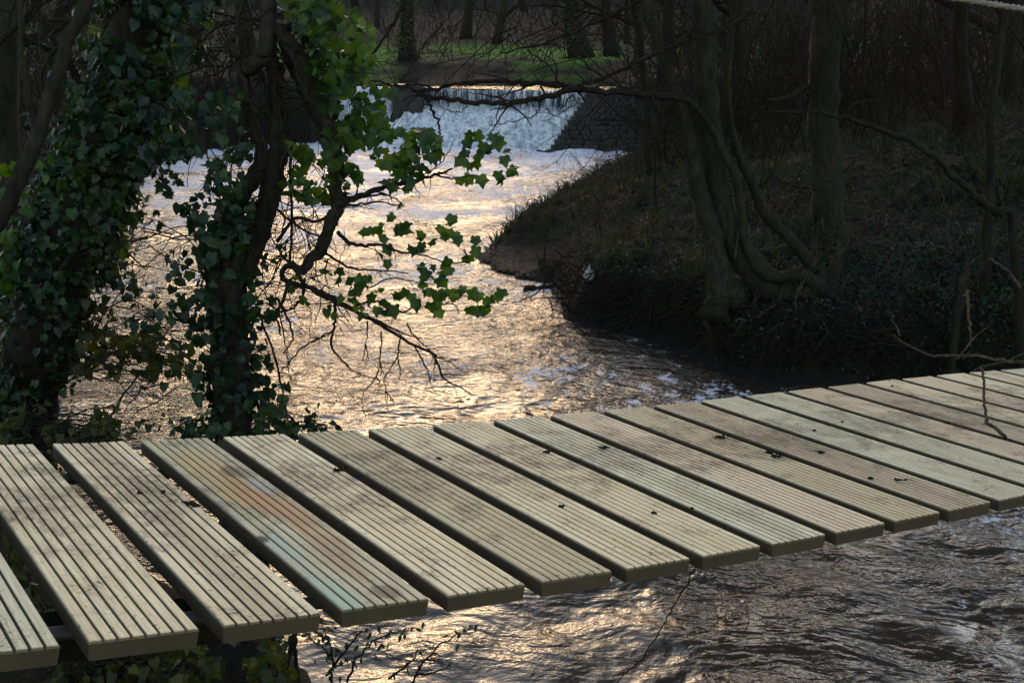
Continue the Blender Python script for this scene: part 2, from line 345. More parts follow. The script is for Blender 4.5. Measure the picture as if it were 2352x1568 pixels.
def river_z(X, Y):
    z = fbm(X * 1.1, Y * .8, 3, 21) * .09 + fbm(X * 4 + Y * .6, Y * 2.2, 3, 31) * .035
    turb = sstep(20, 30, Y); z = z * (1 + 1.6 * turb)
    bow = np.hypot(X - .9, Y - 4.2)          # standing waves that curve under the bridge
    z = z + .012 * np.sin(bow * 11 + 3 * fbm(X, Y, 2, 8)) * np.exp(-((bow - 1.6) / 1.1) ** 2)
    calm = np.exp(-(((X - 1.3) / 1.3) ** 2 + ((Y - 9.6) / 1.6) ** 2)); return z * (1 - .75 * calm)
tag(grid('river', WX, WY, river_z(WX, WY), M['river']), kind='structure')
px_ = np.linspace(-17, 6.5, 90); pt = np.linspace(0, 1, 70)
PX, PT = np.meshgrid(px_, pt); PY = crestY(PX) * (1 - PT) + 60 * PT
tag(grid('mill_pool', PX, PY, 1.40 + fbm(PX * .8, PY * .4, 3, 2) * .012, M['pool']), kind='structure')
# ---------------------------------------------------------------- weir with its falling water
stone, nt, b, o = mat('wet_weir_stone'); v = coord(nt, 'Pos')
n1 = noise(nt, v, 6, 5, .65); br = nt.nodes.new('ShaderNodeTexBrick'); ln(nt, coord(nt, 'Pos', (1, 1, 1), (0, 0, 0), (R_(90), 0, 0)), br.inputs[0]); br.inputs['Scale'].default_value = 2.2
ln(nt, mix(nt, n1, (.007, .006, .005), (.034, .028, .020)), b.inputs['Base Color']); b.inputs['Roughness'].default_value = .55
bump(nt, b, n1, .9, .06); M['stone'] = stone
weir = thing('weir', 'low stone weir with a stepped side wall that the brown river pours over', 'weir', (0, 33, 0))
mb = MB()                                  # sill and core under the falling water
for i in range(24):
    x = -2.5 + 4.4 * i / 23; y = float(crestY(np.array(x))); mb.box((x, y + .62, .58), (.12, .42, .72 + .004 * (i % 3)))
part(mb, 'sill', M['stone'], weir, False)
mb = MB(); rs = np.random.default_rng(5)
for k in range(5):                         # square pier left of the main fall
    mb.box((-2.98 + rs.normal(0, .01), 34.75, .52 + .22 * k), (.44 + rs.uniform(-.02, .02), .55 + rs.uniform(-.02, .02), .108))
part(mb, 'pier', M['stone'], weir, False)
mb = MB()                                  # battered side wall: courses step out towards the water
nc = 13
for k in range(nc):
    t = k / (nc - 1); z = 1.36 - 1.34 * t; ex = 1.98 - 1.08 * t; ey = 31.85 - 1.45 * t
    L = 0
    while L < 2.9:
        s = rs.uniform(.22, .5); mb.box((ex + L + s / 2, ey + .42 - .05 * L + rs.normal(0, .015), z - .06), (s / 2 - .012, .5 + rs.uniform(-.02, .05), .055 + rs.uniform(-.006, .004))); L += s
part(mb, 'wing_wall', M['stone'], weir, False)
# cascade
def cascade(x0, x1, n, left=False):
    t = np.array([0, .04, .08, .12, .17, .24, .30, .36] + list(np.linspace(.40, 1, 46)))
    s = np.linspace(0, 1, n); S, T = np.meshgrid(s, t)
    X0 = x0 + (x1 - x0) * S; Yc = crestY(X0)
    FX = (-4.25 + (1.02 + 4.25) * S) if not left else X0 - .2; FY = (31.0 - .55 * S) if not left else Yc - 1.6
    zc = np.interp(T, [0, .04, .08, .12, .17, .36, .40, 1], [1.405, 1.405, 1.40, 1.36, 1.28, .96, .90, -.02])
    back = np.interp(T, [0, .04, .08, .12, .17, .36, .40], [.30, .12, 0, -.07, -.12, -.2, -.24])
    q = np.clip((T - .40) / .60, 0, 1); X = X0 * (1 - q) + FX * q; Y = (Yc + back) * (1 - q) + (FY) * q
    fo = sstep(.36, .5, T)
    nz = fbm(X * 5, Y * 5 + T * 9, 4, 41) * .34 + fbm(X * 15, T * 40, 3, 43) * .14
    Z = zc + nz * fo + fbm(X * 9, T * 2, 3, 47) * .10 * sstep(.05, .2, T) * (1 - fo)
    Y = Y - (fbm(X * 9, T * 2.5, 3, 53) * .22) * sstep(.08, .2, T) * (1 - fo) - nz * fo * .5
    Z = Z + fbm(X * 2.2, X * 0, 3, 61) * .10 * (1 - fo)
    return X, Y, Z
m, nt, b, o = mat('falling_water'); v = coord(nt, 'Pos'); sx = nt.nodes.new('ShaderNodeSeparateXYZ'); ln(nt, v, sx.inputs[0])
st = noise(nt, coord(nt, 'Pos', (7, 1.2, .9)), 1.6, 5, .7, .5); fz = noise(nt, coord(nt, 'Pos', (1.3, 1.3, 1)), 5, 6, .75)
lo = ramp(nt, sx.outputs[2], [(.80, 1), (1.05, 0)])
colr = mix(nt, ramp(nt, st, [(.46, 0), (.64, 1)]), (.04, .055, .075), (.75, .77, .76))
fs = noise(nt, coord(nt, 'Pos', (4.5, 1.0, 1.4), (0, 0, 0), (0, .25, 0)), 2.0, 5, .7); fzz = math_(nt, 'ADD', math_(nt, 'MULTIPLY', fz, .5), math_(nt, 'MULTIPLY', fs, .5)); foam = mix(nt, ramp(nt, fzz, [(.42, 0), (.54, 1)]), (.36, .43, .48), (.94, .94, .95))
ln(nt, mix(nt, lo, colr, foam), b.inputs['Base Color']); ln(nt, ramp(nt, lo, [(0, .25), (1, .7)]), b.inputs['Roughness'])
bump(nt, b, math_(nt, 'ADD', fz, math_(nt, 'MULTIPLY', st, .5)), 1, .12); M['fall'] = m
m, nt, b, o = mat('white_water'); fz = noise(nt, coord(nt, 'Pos', (1.3, 1.3, .6)), 4, 6, .75); ln(nt, mix(nt, ramp(nt, fz, [(.36, 0), (.58, 1)]), (.36, .36, .42), (.80, .80, .86)), b.inputs['Base Color']); b.inputs['Roughness'].default_value = .6; bump(nt, b, fz, 1, .12); M['froth'] = m
tag(grid('cascade', *cascade(-2.62, 2.0, 150), M['fall']), kind='structure')
tag(grid('side_cascade', *cascade(-5.6, -3.42, 60, True), M['froth']), kind='structure')
BOARDS = [
    (-0.8966, 1.7048, 1.8743, 0.8189, 0.5485, -0.1690, -0.5588, 0.8291, -0.0168),
    (-0.7488, 1.8037, 1.8445, 0.8203, 0.5489, -0.1604, -0.5583, 0.8295, -0.0168),
    (-0.6015, 1.9023, 1.8163, 0.8217, 0.5493, -0.1518, -0.5578, 0.8298, -0.0168),
    (-0.4542, 2.0007, 1.7897, 0.8230, 0.5497, -0.1432, -0.5573, 0.8301, -0.0168),
    (-0.3064, 2.0993, 1.7647, 0.8243, 0.5499, -0.1347, -0.5568, 0.8305, -0.0169),
    (-0.1589, 2.1977, 1.7412, 0.8254, 0.5502, -0.1265, -0.5563, 0.8308, -0.0169),
    (-0.0117, 2.2958, 1.7192, 0.8265, 0.5503, -0.1186, -0.5558, 0.8311, -0.0169),
    (0.1350, 2.3934, 1.6987, 0.8274, 0.5504, -0.1112, -0.5554, 0.8314, -0.0169),
    (0.2817, 2.4909, 1.6795, 0.8283, 0.5504, -0.1044, -0.5549, 0.8318, -0.0169),
    (0.4290, 2.5888, 1.6614, 0.8291, 0.5504, -0.0983, -0.5544, 0.8321, -0.0169),
    (0.5767, 2.6868, 1.6442, 0.8298, 0.5503, -0.0930, -0.5539, 0.8324, -0.0169),
    (0.7237, 2.7842, 1.6281, 0.8304, 0.5500, -0.0886, -0.5534, 0.8328, -0.0169),
    (0.8705, 2.8815, 1.6127, 0.8310, 0.5498, -0.0853, -0.5529, 0.8331, -0.0169),
    (1.0177, 2.9788, 1.5977, 0.8314, 0.5494, -0.0831, -0.5524, 0.8334, -0.0169),
    (1.1653, 3.0763, 1.5830, 0.8318, 0.5490, -0.0822, -0.5519, 0.8337, -0.0169),
    (1.3131, 3.1737, 1.5684, 0.8321, 0.5484, -0.0827, -0.5514, 0.8341, -0.0169),
    (1.4612, 3.2713, 1.5535, 0.8323, 0.5478, -0.0847, -0.5509, 0.8344, -0.0169),
    (1.6097, 3.3690, 1.5381, 0.8324, 0.5471, -0.0883, -0.5504, 0.8347, -0.0169),
    (1.7582, 3.4666, 1.5220, 0.8324, 0.5463, -0.0937, -0.5499, 0.8350, -0.0169),
    (1.9069, 3.5640, 1.5047, 0.8322, 0.5453, -0.1008, -0.5494, 0.8354, -0.0170),
    (2.0552, 3.6612, 1.4861, 0.8318, 0.5441, -0.1099, -0.5490, 0.8357, -0.0170),
]
#L 0.9631053708787273 t 0.02738430844374852
# ---------------------------------------------------------------- footbridge
BL, BT, BW = .963, .0278, .145
def board_profile():
    xs = [0, .003]; zs = [-.0035, 0]
    g = .0019; dpt = .0050
    for k in range(1, 8):
        c = BW * k / 8; xs += [c - g - .0006, c - g, c + g, c + g + .0006]; zs += [0, -dpt, -dpt, 0]
    xs += [BW - .003, BW]; zs += [0, -.0035]
    return np.array(xs) - BW / 2, np.array(zs)
def board_mesh(rs, name, mats, parent):
    xs, zs = board_profile(); k = len(xs); ny = 15; ys = np.linspace(-BL / 2, BL / 2, ny)
    mb = MB(); bow = rs.normal(0, .0012); cup = rs.normal(0, .0008)
    top = np.stack([np.tile(xs, (ny, 1)) + (bow * np.sin(np.pi * (ys / BL + .5)))[:, None], np.repeat(ys[:, None], k, 1), np.tile(zs, (ny, 1)) + cup * np.cos(xs / BW * np.pi)[None]], -1)
    bot = top.copy(); bot[..., 2] = -BT; bot[:, 0, 0] += .002; bot[:, -1, 0] -= .002
    V = np.concatenate([top.reshape(-1, 3), bot.reshape(-1, 3)]); n = ny * k
    i = np.arange(ny - 1)[:, None] * k + np.arange(k - 1)[None]; q = lambda a: np.stack(a, -1).reshape(-1, 4)
    F = [q([i, i + 1, i + k + 1, i + k]), q([n + i, n + i + k, n + i + k + 1, n + i + 1])]
    j = np.arange(ny - 1) * k; F += [q([j, j + k, n + j + k, n + j]), q([j + k - 1, n + j + k - 1, n + j + 2 * k - 1, j + 2 * k - 1])]
    e = np.arange(k - 1); F += [q([e, n + e, n + e + 1, e + 1])]; e2 = e + (ny - 1) * k; F += [q([e2, e2 + 1, n + e2 + 1, n + e2])]
    mb.add(V, np.vstack(F)); return mb.build(name, mats, parent, False)
def woodmat(name, a, c, stain=False, seed=0, smudge=1.0):
    m, nt, b, o = mat(name); oi = nt.nodes.new('ShaderNodeObjectInfo'); tc = nt.nodes.new('ShaderNodeTexCoord').outputs['Object']
    off = nt.nodes.new('ShaderNodeCombineXYZ'); ln(nt, math_(nt, 'MULTIPLY', oi.outputs['Random'], 37.0), off.inputs[0]); ln(nt, math_(nt, 'MULTIPLY', oi.outputs['Random'], 91.0), off.inputs[1])
    ad = nt.nodes.new('ShaderNodeVectorMath'); ln(nt, tc, ad.inputs[0]); ln(nt, off.outputs[0], ad.inputs[1]); v0 = ad.outputs[0]
    grain = noise(nt, coord(nt, src=v0, scale=(1, .035, 1)), 260, 5, .7, .3); band = noise(nt, coord(nt, src=v0, scale=(1, .12, 1)), 26, 3, .5, .6)
    blot = noise(nt, v0, 11, 5, .65); fine = noise(nt, v0, 160, 3, .7)
    col = mix(nt, ramp(nt, band, [(.36, 0), (.64, 1)]), a, c)
    col = mix(nt, math_(nt, 'MULTIPLY', ramp(nt, grain, [(.40, 1), (.60, 0)]), .5), col, tuple(x * .55 for x in a))
    # per board tone
    tone = nt.nodes.new('ShaderNodeHueSaturation'); ln(nt, col, tone.inputs['Color']); ln(nt, math_(nt, 'ADD', math_(nt, 'MULTIPLY', oi.outputs['Random'], .22), .90), tone.inputs['Value']); col = tone.outputs[0]
    sx = nt.nodes.new('ShaderNodeSeparateXYZ'); ln(nt, tc, sx.inputs[0])
    # dark smudges, denser in a band across the middle of the walkway
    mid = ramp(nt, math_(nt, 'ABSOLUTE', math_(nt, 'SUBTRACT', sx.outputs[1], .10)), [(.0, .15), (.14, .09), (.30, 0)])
    md = ramp(nt, math_(nt, 'ADD', math_(nt, 'ADD', math_(nt, 'MULTIPLY', blot, .7), math_(nt, 'MULTIPLY', fine, .3)), mid), [(.53, 0), (.68, .85 * smudge)])
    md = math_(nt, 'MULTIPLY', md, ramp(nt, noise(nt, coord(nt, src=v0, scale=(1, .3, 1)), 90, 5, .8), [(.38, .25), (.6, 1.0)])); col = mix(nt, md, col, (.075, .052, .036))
    fine2 = noise(nt, v0, 75, 4, .75); sp = math_(nt, 'MULTIPLY', ramp(nt, math_(nt, 'ADD', fine2, math_(nt, 'MULTIPLY', math_(nt, 'SUBTRACT', blot, .5), .35)), [(.61, 0), (.65, 1)]), .8); col = mix(nt, sp, col, (.07, .05, .034))
    # green treatment tint and knots
    vo = nt.nodes.new('ShaderNodeTexVoronoi'); ln(nt, coord(nt, src=v0, scale=(1, .45, 1)), vo.inputs['Vector']); vo.inputs['Scale'].default_value = 5.5
    kn = ramp(nt, vo.outputs['Distance'], [(.03, 1), (.09, 0)]); col = mix(nt, math_(nt, 'MULTIPLY', kn, .55), col, (.10, .06, .035))
    if stain:
        def blob(x, y, rx, ry, colr, amt):
            amt = amt * .95
            nonlocal col
            px = math_(nt, 'DIVIDE', math_(nt, 'SUBTRACT', sx.outputs[0], x), rx); py = math_(nt, 'DIVIDE', math_(nt, 'SUBTRACT', sx.outputs[1], y), ry)
            dd = math_(nt, 'ADD', math_(nt, 'ADD', math_(nt, 'POWER', px, 2), math_(nt, 'POWER', py, 2)), math_(nt, 'ADD', math_(nt, 'MULTIPLY', math_(nt, 'SUBTRACT', blot, .5), 2.2), math_(nt, 'MULTIPLY', math_(nt, 'SUBTRACT', band, .5), 3.0)))
            col = mix(nt, math_(nt, 'MULTIPLY', ramp(nt, dd, [(.25, 1), (1.0, 0)]), amt), col, colr)
        blob(-.01, .22, .06, .30, (.50, .33, .14), .8); blob(.02, -.02, .05, .22, (.44, .22, .10), .85); blob(.01, -.27, .05, .13, (.33, .17, .08), .6)
        blob(.035, .22, .03, .05, (.10, .055, .04), .75); blob(-.045, -.22, .03, .09, (.30, .42, .36), .5); blob(-.055, -.40, .03, .12, (.34, .42, .32), .7); blob(.045, .12, .02, .07, (.32, .36, .33), .6)
        blob(-.068, -.165, .014, .02, (.02, .015, .02), .95); blob(.02, -.44, .03, .03, (.08, .05, .04), .7)
    # grime that has settled in the grooves, weathered flanks and ends with shade painted in
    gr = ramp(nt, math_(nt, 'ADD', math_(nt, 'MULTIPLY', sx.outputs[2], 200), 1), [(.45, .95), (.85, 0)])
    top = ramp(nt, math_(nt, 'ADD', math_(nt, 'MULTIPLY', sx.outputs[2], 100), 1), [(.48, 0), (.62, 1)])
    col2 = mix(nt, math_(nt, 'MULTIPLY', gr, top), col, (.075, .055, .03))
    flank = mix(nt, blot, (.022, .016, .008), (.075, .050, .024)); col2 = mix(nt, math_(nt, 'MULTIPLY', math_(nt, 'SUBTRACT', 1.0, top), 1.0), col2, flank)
    ln(nt, col2, b.inputs['Base Color']); b.inputs['Roughness'].default_value = .72; b.inputs['Specular IOR Level'].default_value = .3
    bump(nt, b, math_(nt, 'ADD', grain, math_(nt, 'MULTIPLY', fine, .5)), .35, .0012); return m
M['wood_cream'] = woodmat('pine_cream', (.70, .52, .30), (.80, .64, .40)); M['wood_green'] = woodmat('pine_green', (.58, .48, .30), (.68, .58, .385), smudge=.8)
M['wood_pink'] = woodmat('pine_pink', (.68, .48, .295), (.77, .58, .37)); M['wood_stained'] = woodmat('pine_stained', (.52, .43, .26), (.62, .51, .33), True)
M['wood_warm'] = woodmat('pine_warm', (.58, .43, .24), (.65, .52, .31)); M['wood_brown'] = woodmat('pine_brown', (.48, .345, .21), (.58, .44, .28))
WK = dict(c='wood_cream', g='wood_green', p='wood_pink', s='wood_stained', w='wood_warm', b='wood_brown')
from mathutils import Matrix, Vector
bridge = thing('footbridge', 'new timber plank footbridge of grooved cream boards sagging across the river', 'footbridge', (.5, 2.6, 1.6))
rs = np.random.default_rng(11)
bl = list(BOARDS)
def step(bd, s):
    c = np.array(bd[:3]) + np.array(bd[3:6]) * .179 * s; return (*c, *bd[3:])
bl = [step(bl[0], -2), step(bl[0], -1)] + bl
for k in range(26):                        # the walkway climbs again to the far bank
    q = list(bl[-1]); c = np.array(q[:3]) + np.array(q[3:6]) * .179; sl = min(.16, q[5] / math.hypot(q[3], q[4]) + .0125 + .00 * k); d2 = unit(np.array([q[3], q[4], sl * math.hypot(q[3], q[4])])); bl.append((*c, *d2, *q[6:]))
kinds = 'cc' + 'gcpscwccgpcbggwccwccc' + 'cgpccg'
kinds = 'cc' + 'gccscwccgpwbggpbcpccg' + 'cgpccgcbcpcgccwcpcgcbccpgc'
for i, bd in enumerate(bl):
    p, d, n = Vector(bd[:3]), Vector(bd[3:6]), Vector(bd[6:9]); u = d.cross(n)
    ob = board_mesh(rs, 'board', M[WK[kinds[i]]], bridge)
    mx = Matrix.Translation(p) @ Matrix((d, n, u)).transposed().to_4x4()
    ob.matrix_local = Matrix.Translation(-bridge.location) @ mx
    if kinds[i] == 's': ob['label'] = 'board stained orange and blue green with a split edge'
def under(s, drop, k0=0, k1=None):
    out = []
    for bd in bl[k0:k1]:
        c = np.array(bd[:3]); n = np.array(bd[6:9]); out.append(c + n * s - np.array([0, 0, BT + drop]))
    return out
m, nt, b, o = mat('dark_cable'); b.inputs['Base Color'].default_value = (.02, .02, .02, 1); b.inputs['Roughness'].default_value = .6; M['cable'] = m
for s in (-.36, .36):
    mb = MB(); mb.tube(under(s, .012), .011, 8); part(mb, 'cable', M['cable'], bridge)
# joist carrying the first boards on the bank
mb = MB(); q = under(-.30, .045, 0, 7); q[0] = q[0] - np.array([.6, .4, 0]); mb.tube(q[:5], .040, 4); part(mb, 'joist', M['bark_dark'], bridge, False)
m, nt, b, o = mat('nylon_rope'); wv = nt.nodes.new('ShaderNodeTexNoise'); wv.inputs['Scale'].default_value = 60; ln(nt, mix(nt, wv.outputs[0], (.09, .075, .055), (.24, .20, .15)), b.inputs['Base Color']); b.inputs['Roughness'].default_value = .85; M['rope'] = m
def rope(pts, r, name, root, m):
    P, _ = smooth_path(pts, r, 60); P = np.array(P); t = np.gradient(P, axis=0); t /= np.linalg.norm(t, axis=1)[:, None]; s = np.concatenate([[0], np.cumsum(np.linalg.norm(np.diff(P, axis=0), axis=1))])
    a = np.cross(t, [0, 0, 1.0]); a /= np.linalg.norm(a, axis=1)[:, None]; b2 = np.cross(t, a); mb = MB()
    for k in range(3):
        ph = 2 * np.pi * (s / .055 + k / 3); mb.tube(P + (np.cos(ph)[:, None] * a + np.sin(ph)[:, None] * b2) * r * .52, r * .56, 7)
    return part(mb, name, m, root)
rp = [np.array([-1.45, 1.95, 3.02]), np.array([.1, 2.97, 2.88]), at(2272, 9, 3.97), np.array([3.2, 5.0, 2.60]), np.array([4.8, 6.05, 2.66]), np.array([6.35, 7.05, 2.85])]
for pp, lb in (((6.35, 7.05), 'timber post holding the rope on the right bank'), ((float(rp[0][0]), float(rp[0][1])), 'timber post holding the near end of the rope')):
    zz = 2.95; mb = MB(); mb.box((*pp, zz / 2), (.055, .055, zz / 2)); tag(mb.build('rope_post', M['bark_grey'], None, False), lb, 'post')
ro = rope(rp, .0115, "handrail_rope", None, M['rope']); tag(ro, 'pale twisted rope strung as a handrail above the far edge of the footbridge', 'rope')
# ---------------------------------------------------------------- trees of the left bank
def gz(x, y): return float(ground_z(np.array([x]), np.array([y]))[0])
def clad(mb, path, rad, n, size, rng, spread=.06, shape=IVY, lo=0, hi=1, side=None):
    """leaves growing out of a trunk"""
    n = int(n * 1.6); size = size * .66
    P = np.asarray(path); r = np.asarray(rad) * np.ones(len(P)); t = np.gradient(P, axis=0); t /= np.linalg.norm(t, axis=1)[:, None]
    u = (lo + (hi - lo) * rng.random(n * 2)) * (len(P) - 1); az = rng.normal(0, 1, (n * 2, 2)); keep = vnoise(u * .55, np.arctan2(az[:, 0], az[:, 1]) * 1.6, 13) > .40; u = u[keep][:n]; az = az[keep][:n]; n = len(u); i = u.astype(int).clip(0, len(P) - 2); f = (u - i)[:, None]
    c = P[i] * (1 - f) + P[i + 1] * f; rr = r[i]; tt = t[i]
    d = np.stack([az[:, 0], az[:, 1], rng.normal(0, .3, n)], -1); d -= tt * (d * tt).sum(1)[:, None]; d /= np.linalg.norm(d, axis=1)[:, None]
    cl = .5 + .5 * np.sin(u * 1.7 + d[:, 0] * 3 + d[:, 1] * 2)
    off = rr + spread * (rng.random(n) ** 1.4) * (.35 + cl)
    h_ = rng.random(n) < .3; sz_ = size * rng.uniform(.5, 1.3, n); nn = d + rng.normal(0, .55, (n, 3)) + np.array([0, -.1, .35]); pp = c + d * off[:, None]
    leaves(mb, pp[~h_], nn[~h_], sz_[~h_], rng, shape); leaves(mb, pp[h_], nn[h_], sz_[h_], rng, HEART); return
    leaves(mb, c + d * off[:, None], d + rng.normal(0, .55, (n, 3)) + np.array([0, -.1, .35]), size * rng.uniform(.55, 1.25, n), rng, shape)
def inpoly(poly, n, rng):
    P = np.array(poly, float); lo, hi = P.min(0), P.max(0); out = np.zeros((0, 2))
    while len(out) < n:
        q = lo + (hi - lo) * rng.random((n * 3, 2)); d = sdist(q[:, 0], q[:, 1], poly); out = np.vstack([out, q[d < 0]])
    return out[:n]
def mass(mb, poly, n, Y, dY, size, rng, shape=IVY, thr=.42, ns=38., twigs=None, up=.3, face=.8):
    """foliage hanging in an irregular mass: clumps and gaps follow a noise"""
    n = int(n * 1.5); size = size * (.70 if shape is IVY else 1)
    q = inpoly(poly, int(n * 2.2), rng); v = vnoise(q[:, 0] / ns, q[:, 1] / ns, 77) ; q = q[v > thr][:n]
    Z = Y + rng.normal(0, dY, len(q)); p = np.array([at(a, b, y) for (a, b), y in zip(q, Z)])
    nor = rng.normal(0, .55, (len(q), 3)) + np.array([0, -face, up])
    sz = size * rng.uniform(.5, 1.3, len(q)); h_ = rng.random(len(q)) < (.35 if shape is IVY else 0)
    leaves(mb, p[~h_], nor[~h_], sz[~h_], rng, shape); leaves(mb, p[h_], nor[h_], sz[h_] * 1.05, rng, HEART)
    if twigs is not None:
        for k in rng.choice(len(p), max(1, len(p) // 7), replace=False):
            j = int(rng.integers(len(p)))
            if np.linalg.norm(p[j] - p[k]) < .6:
                P, r = smooth_path([p[k], (p[k] + p[j]) / 2 + rng.normal(0, .03, 3), p[j]], [.003, .003, .002], 3); twigs.tube(P, r, 3, False)
def limb(mb, pts, rad, rng, sides=8, sub=5, jit=.004, bump=.16):
    P, r = smooth_path(pts, rad, sub, jit, rng); mb.tube(P, r, sides, True, 0, bump, rng); return P, r

rng = np.random.default_rng(101)
# leaning ivy tree at the left edge
base = at(40, 1040, 5.6); b0 = np.array([-2.95, 6.2, gz(-2.95, 6.2) - .1])
t1 = thing('ivy_tree', 'leaning tree trunk wrapped in dark ivy at the far left behind the first boards', 'tree', tuple(b0))
mb = MB(); P1, r1 = limb(mb, [b0, at(30, 1060, 5.75), at(75, 850, 5.6), at(125, 680, 5.5), at(185, 500, 5.5), at(245, 330, 5.5), at(300, 160, 5.5), at(340, 0, 5.55), at(375, -160, 5.6), at(400, -500, 5.7), at(470, -1000, 5.9)], [.19, .165, .16, .15, .145, .14, .13, .125, .12, .10, .07], rng, 12, 5, .006, .22)
sprout(mb, at(250, 300, 5.5), (-.2, -.2, .7), 1.2, .02, 2, rng, .2); sprout(mb, at(390, -300, 5.65), (.3, .4, .8), 2.2, .04, 3, rng, .2); sprout(mb, at(430, -700, 5.8), (-.5, .3, .8), 2.2, .04, 3, rng, .2)
part(mb, 'trunk', M['bark_dark'], t1)
lf = MB(); clad(lf, P1, r1, 2300, .062, rng, .17, lo=.33, hi=.95); clad(lf, P1, r1, 1100, .060, rng, .08, lo=.05, hi=.5)
mass(lf, [(190, 160), (400, -40), (520, -40), (470, 70), (400, 200), (320, 400), (220, 560), (60, 700), (20, 560), (90, 420)], 600, 5.42, .16, .066, rng, thr=.36)
part(lf, 'ivy', M['ivy'], t1)
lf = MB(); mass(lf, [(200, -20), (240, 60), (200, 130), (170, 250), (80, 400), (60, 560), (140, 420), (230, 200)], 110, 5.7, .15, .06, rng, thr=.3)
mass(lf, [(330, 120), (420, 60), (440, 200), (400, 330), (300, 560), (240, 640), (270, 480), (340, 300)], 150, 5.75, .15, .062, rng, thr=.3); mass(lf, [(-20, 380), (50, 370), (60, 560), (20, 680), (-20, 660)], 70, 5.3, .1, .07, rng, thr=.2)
part(lf, 'sunlit_ivy', M['ivy_bright'], t1)  # edge leaves with backlight put into their colour
# thin grey tree crossing the corner
b0 = np.array([-2.75, 4.9, gz(-2.75, 4.9) - .1])
t3 = thing('slender_tree', 'slender bare grey tree crossing the upper left corner in front of the ivy', 'tree', tuple(b0))
mb = MB(); limb(mb, [b0, at(-80, 640, 4.9), at(0, 500, 4.9), at(45, 410, 4.9), at(85, 320, 4.9), at(108, 240, 4.9), at(150, 110, 4.95), at(205, -10, 5.0), at(260, -150, 5.1), at(300, -500, 5.3)], [.045, .042, .038, .034, .032, .03, .028, .026, .024, .015], rng, 8)
limb(mb, [at(85, 330, 4.9), at(78, 270, 4.9), at(60, 180, 4.92), at(48, 110, 4.95), at(50, 20, 5), at(70, -90, 5)], [.024, .018, .016, .013, .011, .008], rng, 6)
limb(mb, [at(108, 240, 4.9), at(95, 170, 4.95), at(140, 90, 5.0), at(175, 30, 5.05), at(215, -40, 5.1)], [.012, .008, .007, .006, .005], rng, 5)
for a in ((0, 70), (60, 130), (30, 30), (110, 200), (20, 240)): sprout(mb, at(*a, 5.0), (rng.normal(), .3, .3), .7, .006, 2, rng, .1)
part(mb, 'trunk', M['bark_grey'], t3)

# gnarled ivy tree, left of centre
b0 = np.array([-1.02, 4.55, gz(-1.02, 4.55) - .15])
t2 = thing('gnarled_tree', 'gnarled many stemmed tree with ivy leaves rising behind the third and fourth boards', 'tree', tuple(b0))
mb = MB(); Y = 5.2
P2, r2 = limb(mb, [b0, at(577, 1530, 4.62), at(560, 1250, 4.95), at(538, 1020, 5.2), at(535, 900, 5.2), at(530, 776, 5.2), at(520, 655, 5.2), at(523, 590, 5.2), at(532, 535, 5.22), at(556, 500, 5.24)], [.115, .105, .095, .085, .085, .083, .088, .092, .070, .02], rng, 14, 5, .006, .25)
for dx in (-14, 12, 2):            # ribs of fused stems over the trunk
    limb(mb, [at(560 + dx, 1250, 4.88), at(535 + dx, 1020, 5.13), at(528 + dx * 1.2, 800, 5.13), at(516 + dx * 1.6, 650, 5.12), at(526 + dx * 2.0, 560, 5.12), at(532 + dx * 2.6, 500, 5.18)], [.04, .038, .034, .036, .026, .008], rng, 8)
SA, rA = limb(mb, ats([(535, 640), (570, 575), (604, 500), (622, 440), (632, 373), (636, 319), (637, 245), (632, 172), (622, 123), (618, 60), (625, -30), (640, -200), (620, -500)], Y), [.07, .062, .052, .045, .04, .037, .035, .034, .03, .03, .028, .025, .018], rng, 10, 5, .004, .2)
limb(mb, ats([(556, 176, .0), (561, 163), (580, 154, -.02), (600, 132, -.04), (612, 95, -.05), (615, 40, -.05), (617, -15, -.05), (630, -140, 0), (680, -420, .1)], Y - .08), [.020, .031, .034, .034, .031, .029, .028, .026, .018], rng, 10)
SC, rC = limb(mb, ats([(512, 500), (545, 455), (592, 400), (600, 350), (585, 300), (572, 245), (566, 208), (557, 180), (566, 150)], Y - .02), [.045, .04, .036, .03, .025, .023, .022, .020, .015], rng, 9)
limb(mb, ats([(536, 80), (540, 110), (546, 147), (560, 190), (574, 235), (590, 262)], Y - .12), [.010, .012, .013, .012, .010, .008], rng, 7)
limb(mb, ats([(580, 152), (553, 105), (545, 60), (560, 0), (590, -60)], Y), [.012, .010, .010, .008, .006], rng, 6)
SD, rD = limb(mb, ats([(625, 60), (645, 80), (668, 100), (688, 138), (704, 196), (734, 257), (764, 306), (773, 355), (772, 400), (771, 440), (775, 476), (757, 520), (738, 569), (717, 594), (694, 618), (665, 606)], Y - .1), [.025, .028, .030, .030, .030, .030, .028, .026, .025, .026, .030, .027, .026, .024, .022, .014], rng, 10, 5, .004, .25)
limb(mb, ats([(640, 70), (660, 130), (690, 200), (712, 250), (740, 300), (758, 345), (762, 400)], Y + .02), [.018, .02, .02, .02, .018, .018, .014], rng, 8)
limb(mb, ats([(631, 74), (690, 60), (700, 105), (712, 160), (745, 230), (768, 290)], Y + .05), [.02, .02, .018, .018, .016, .012], rng, 8)
limb(mb, ats([(640, 180), (655, 200), (690, 205), (700, 230), (685, 246), (660, 253)], Y - .1), [.012, .01, .012, .009, .007, .004], rng, 6)
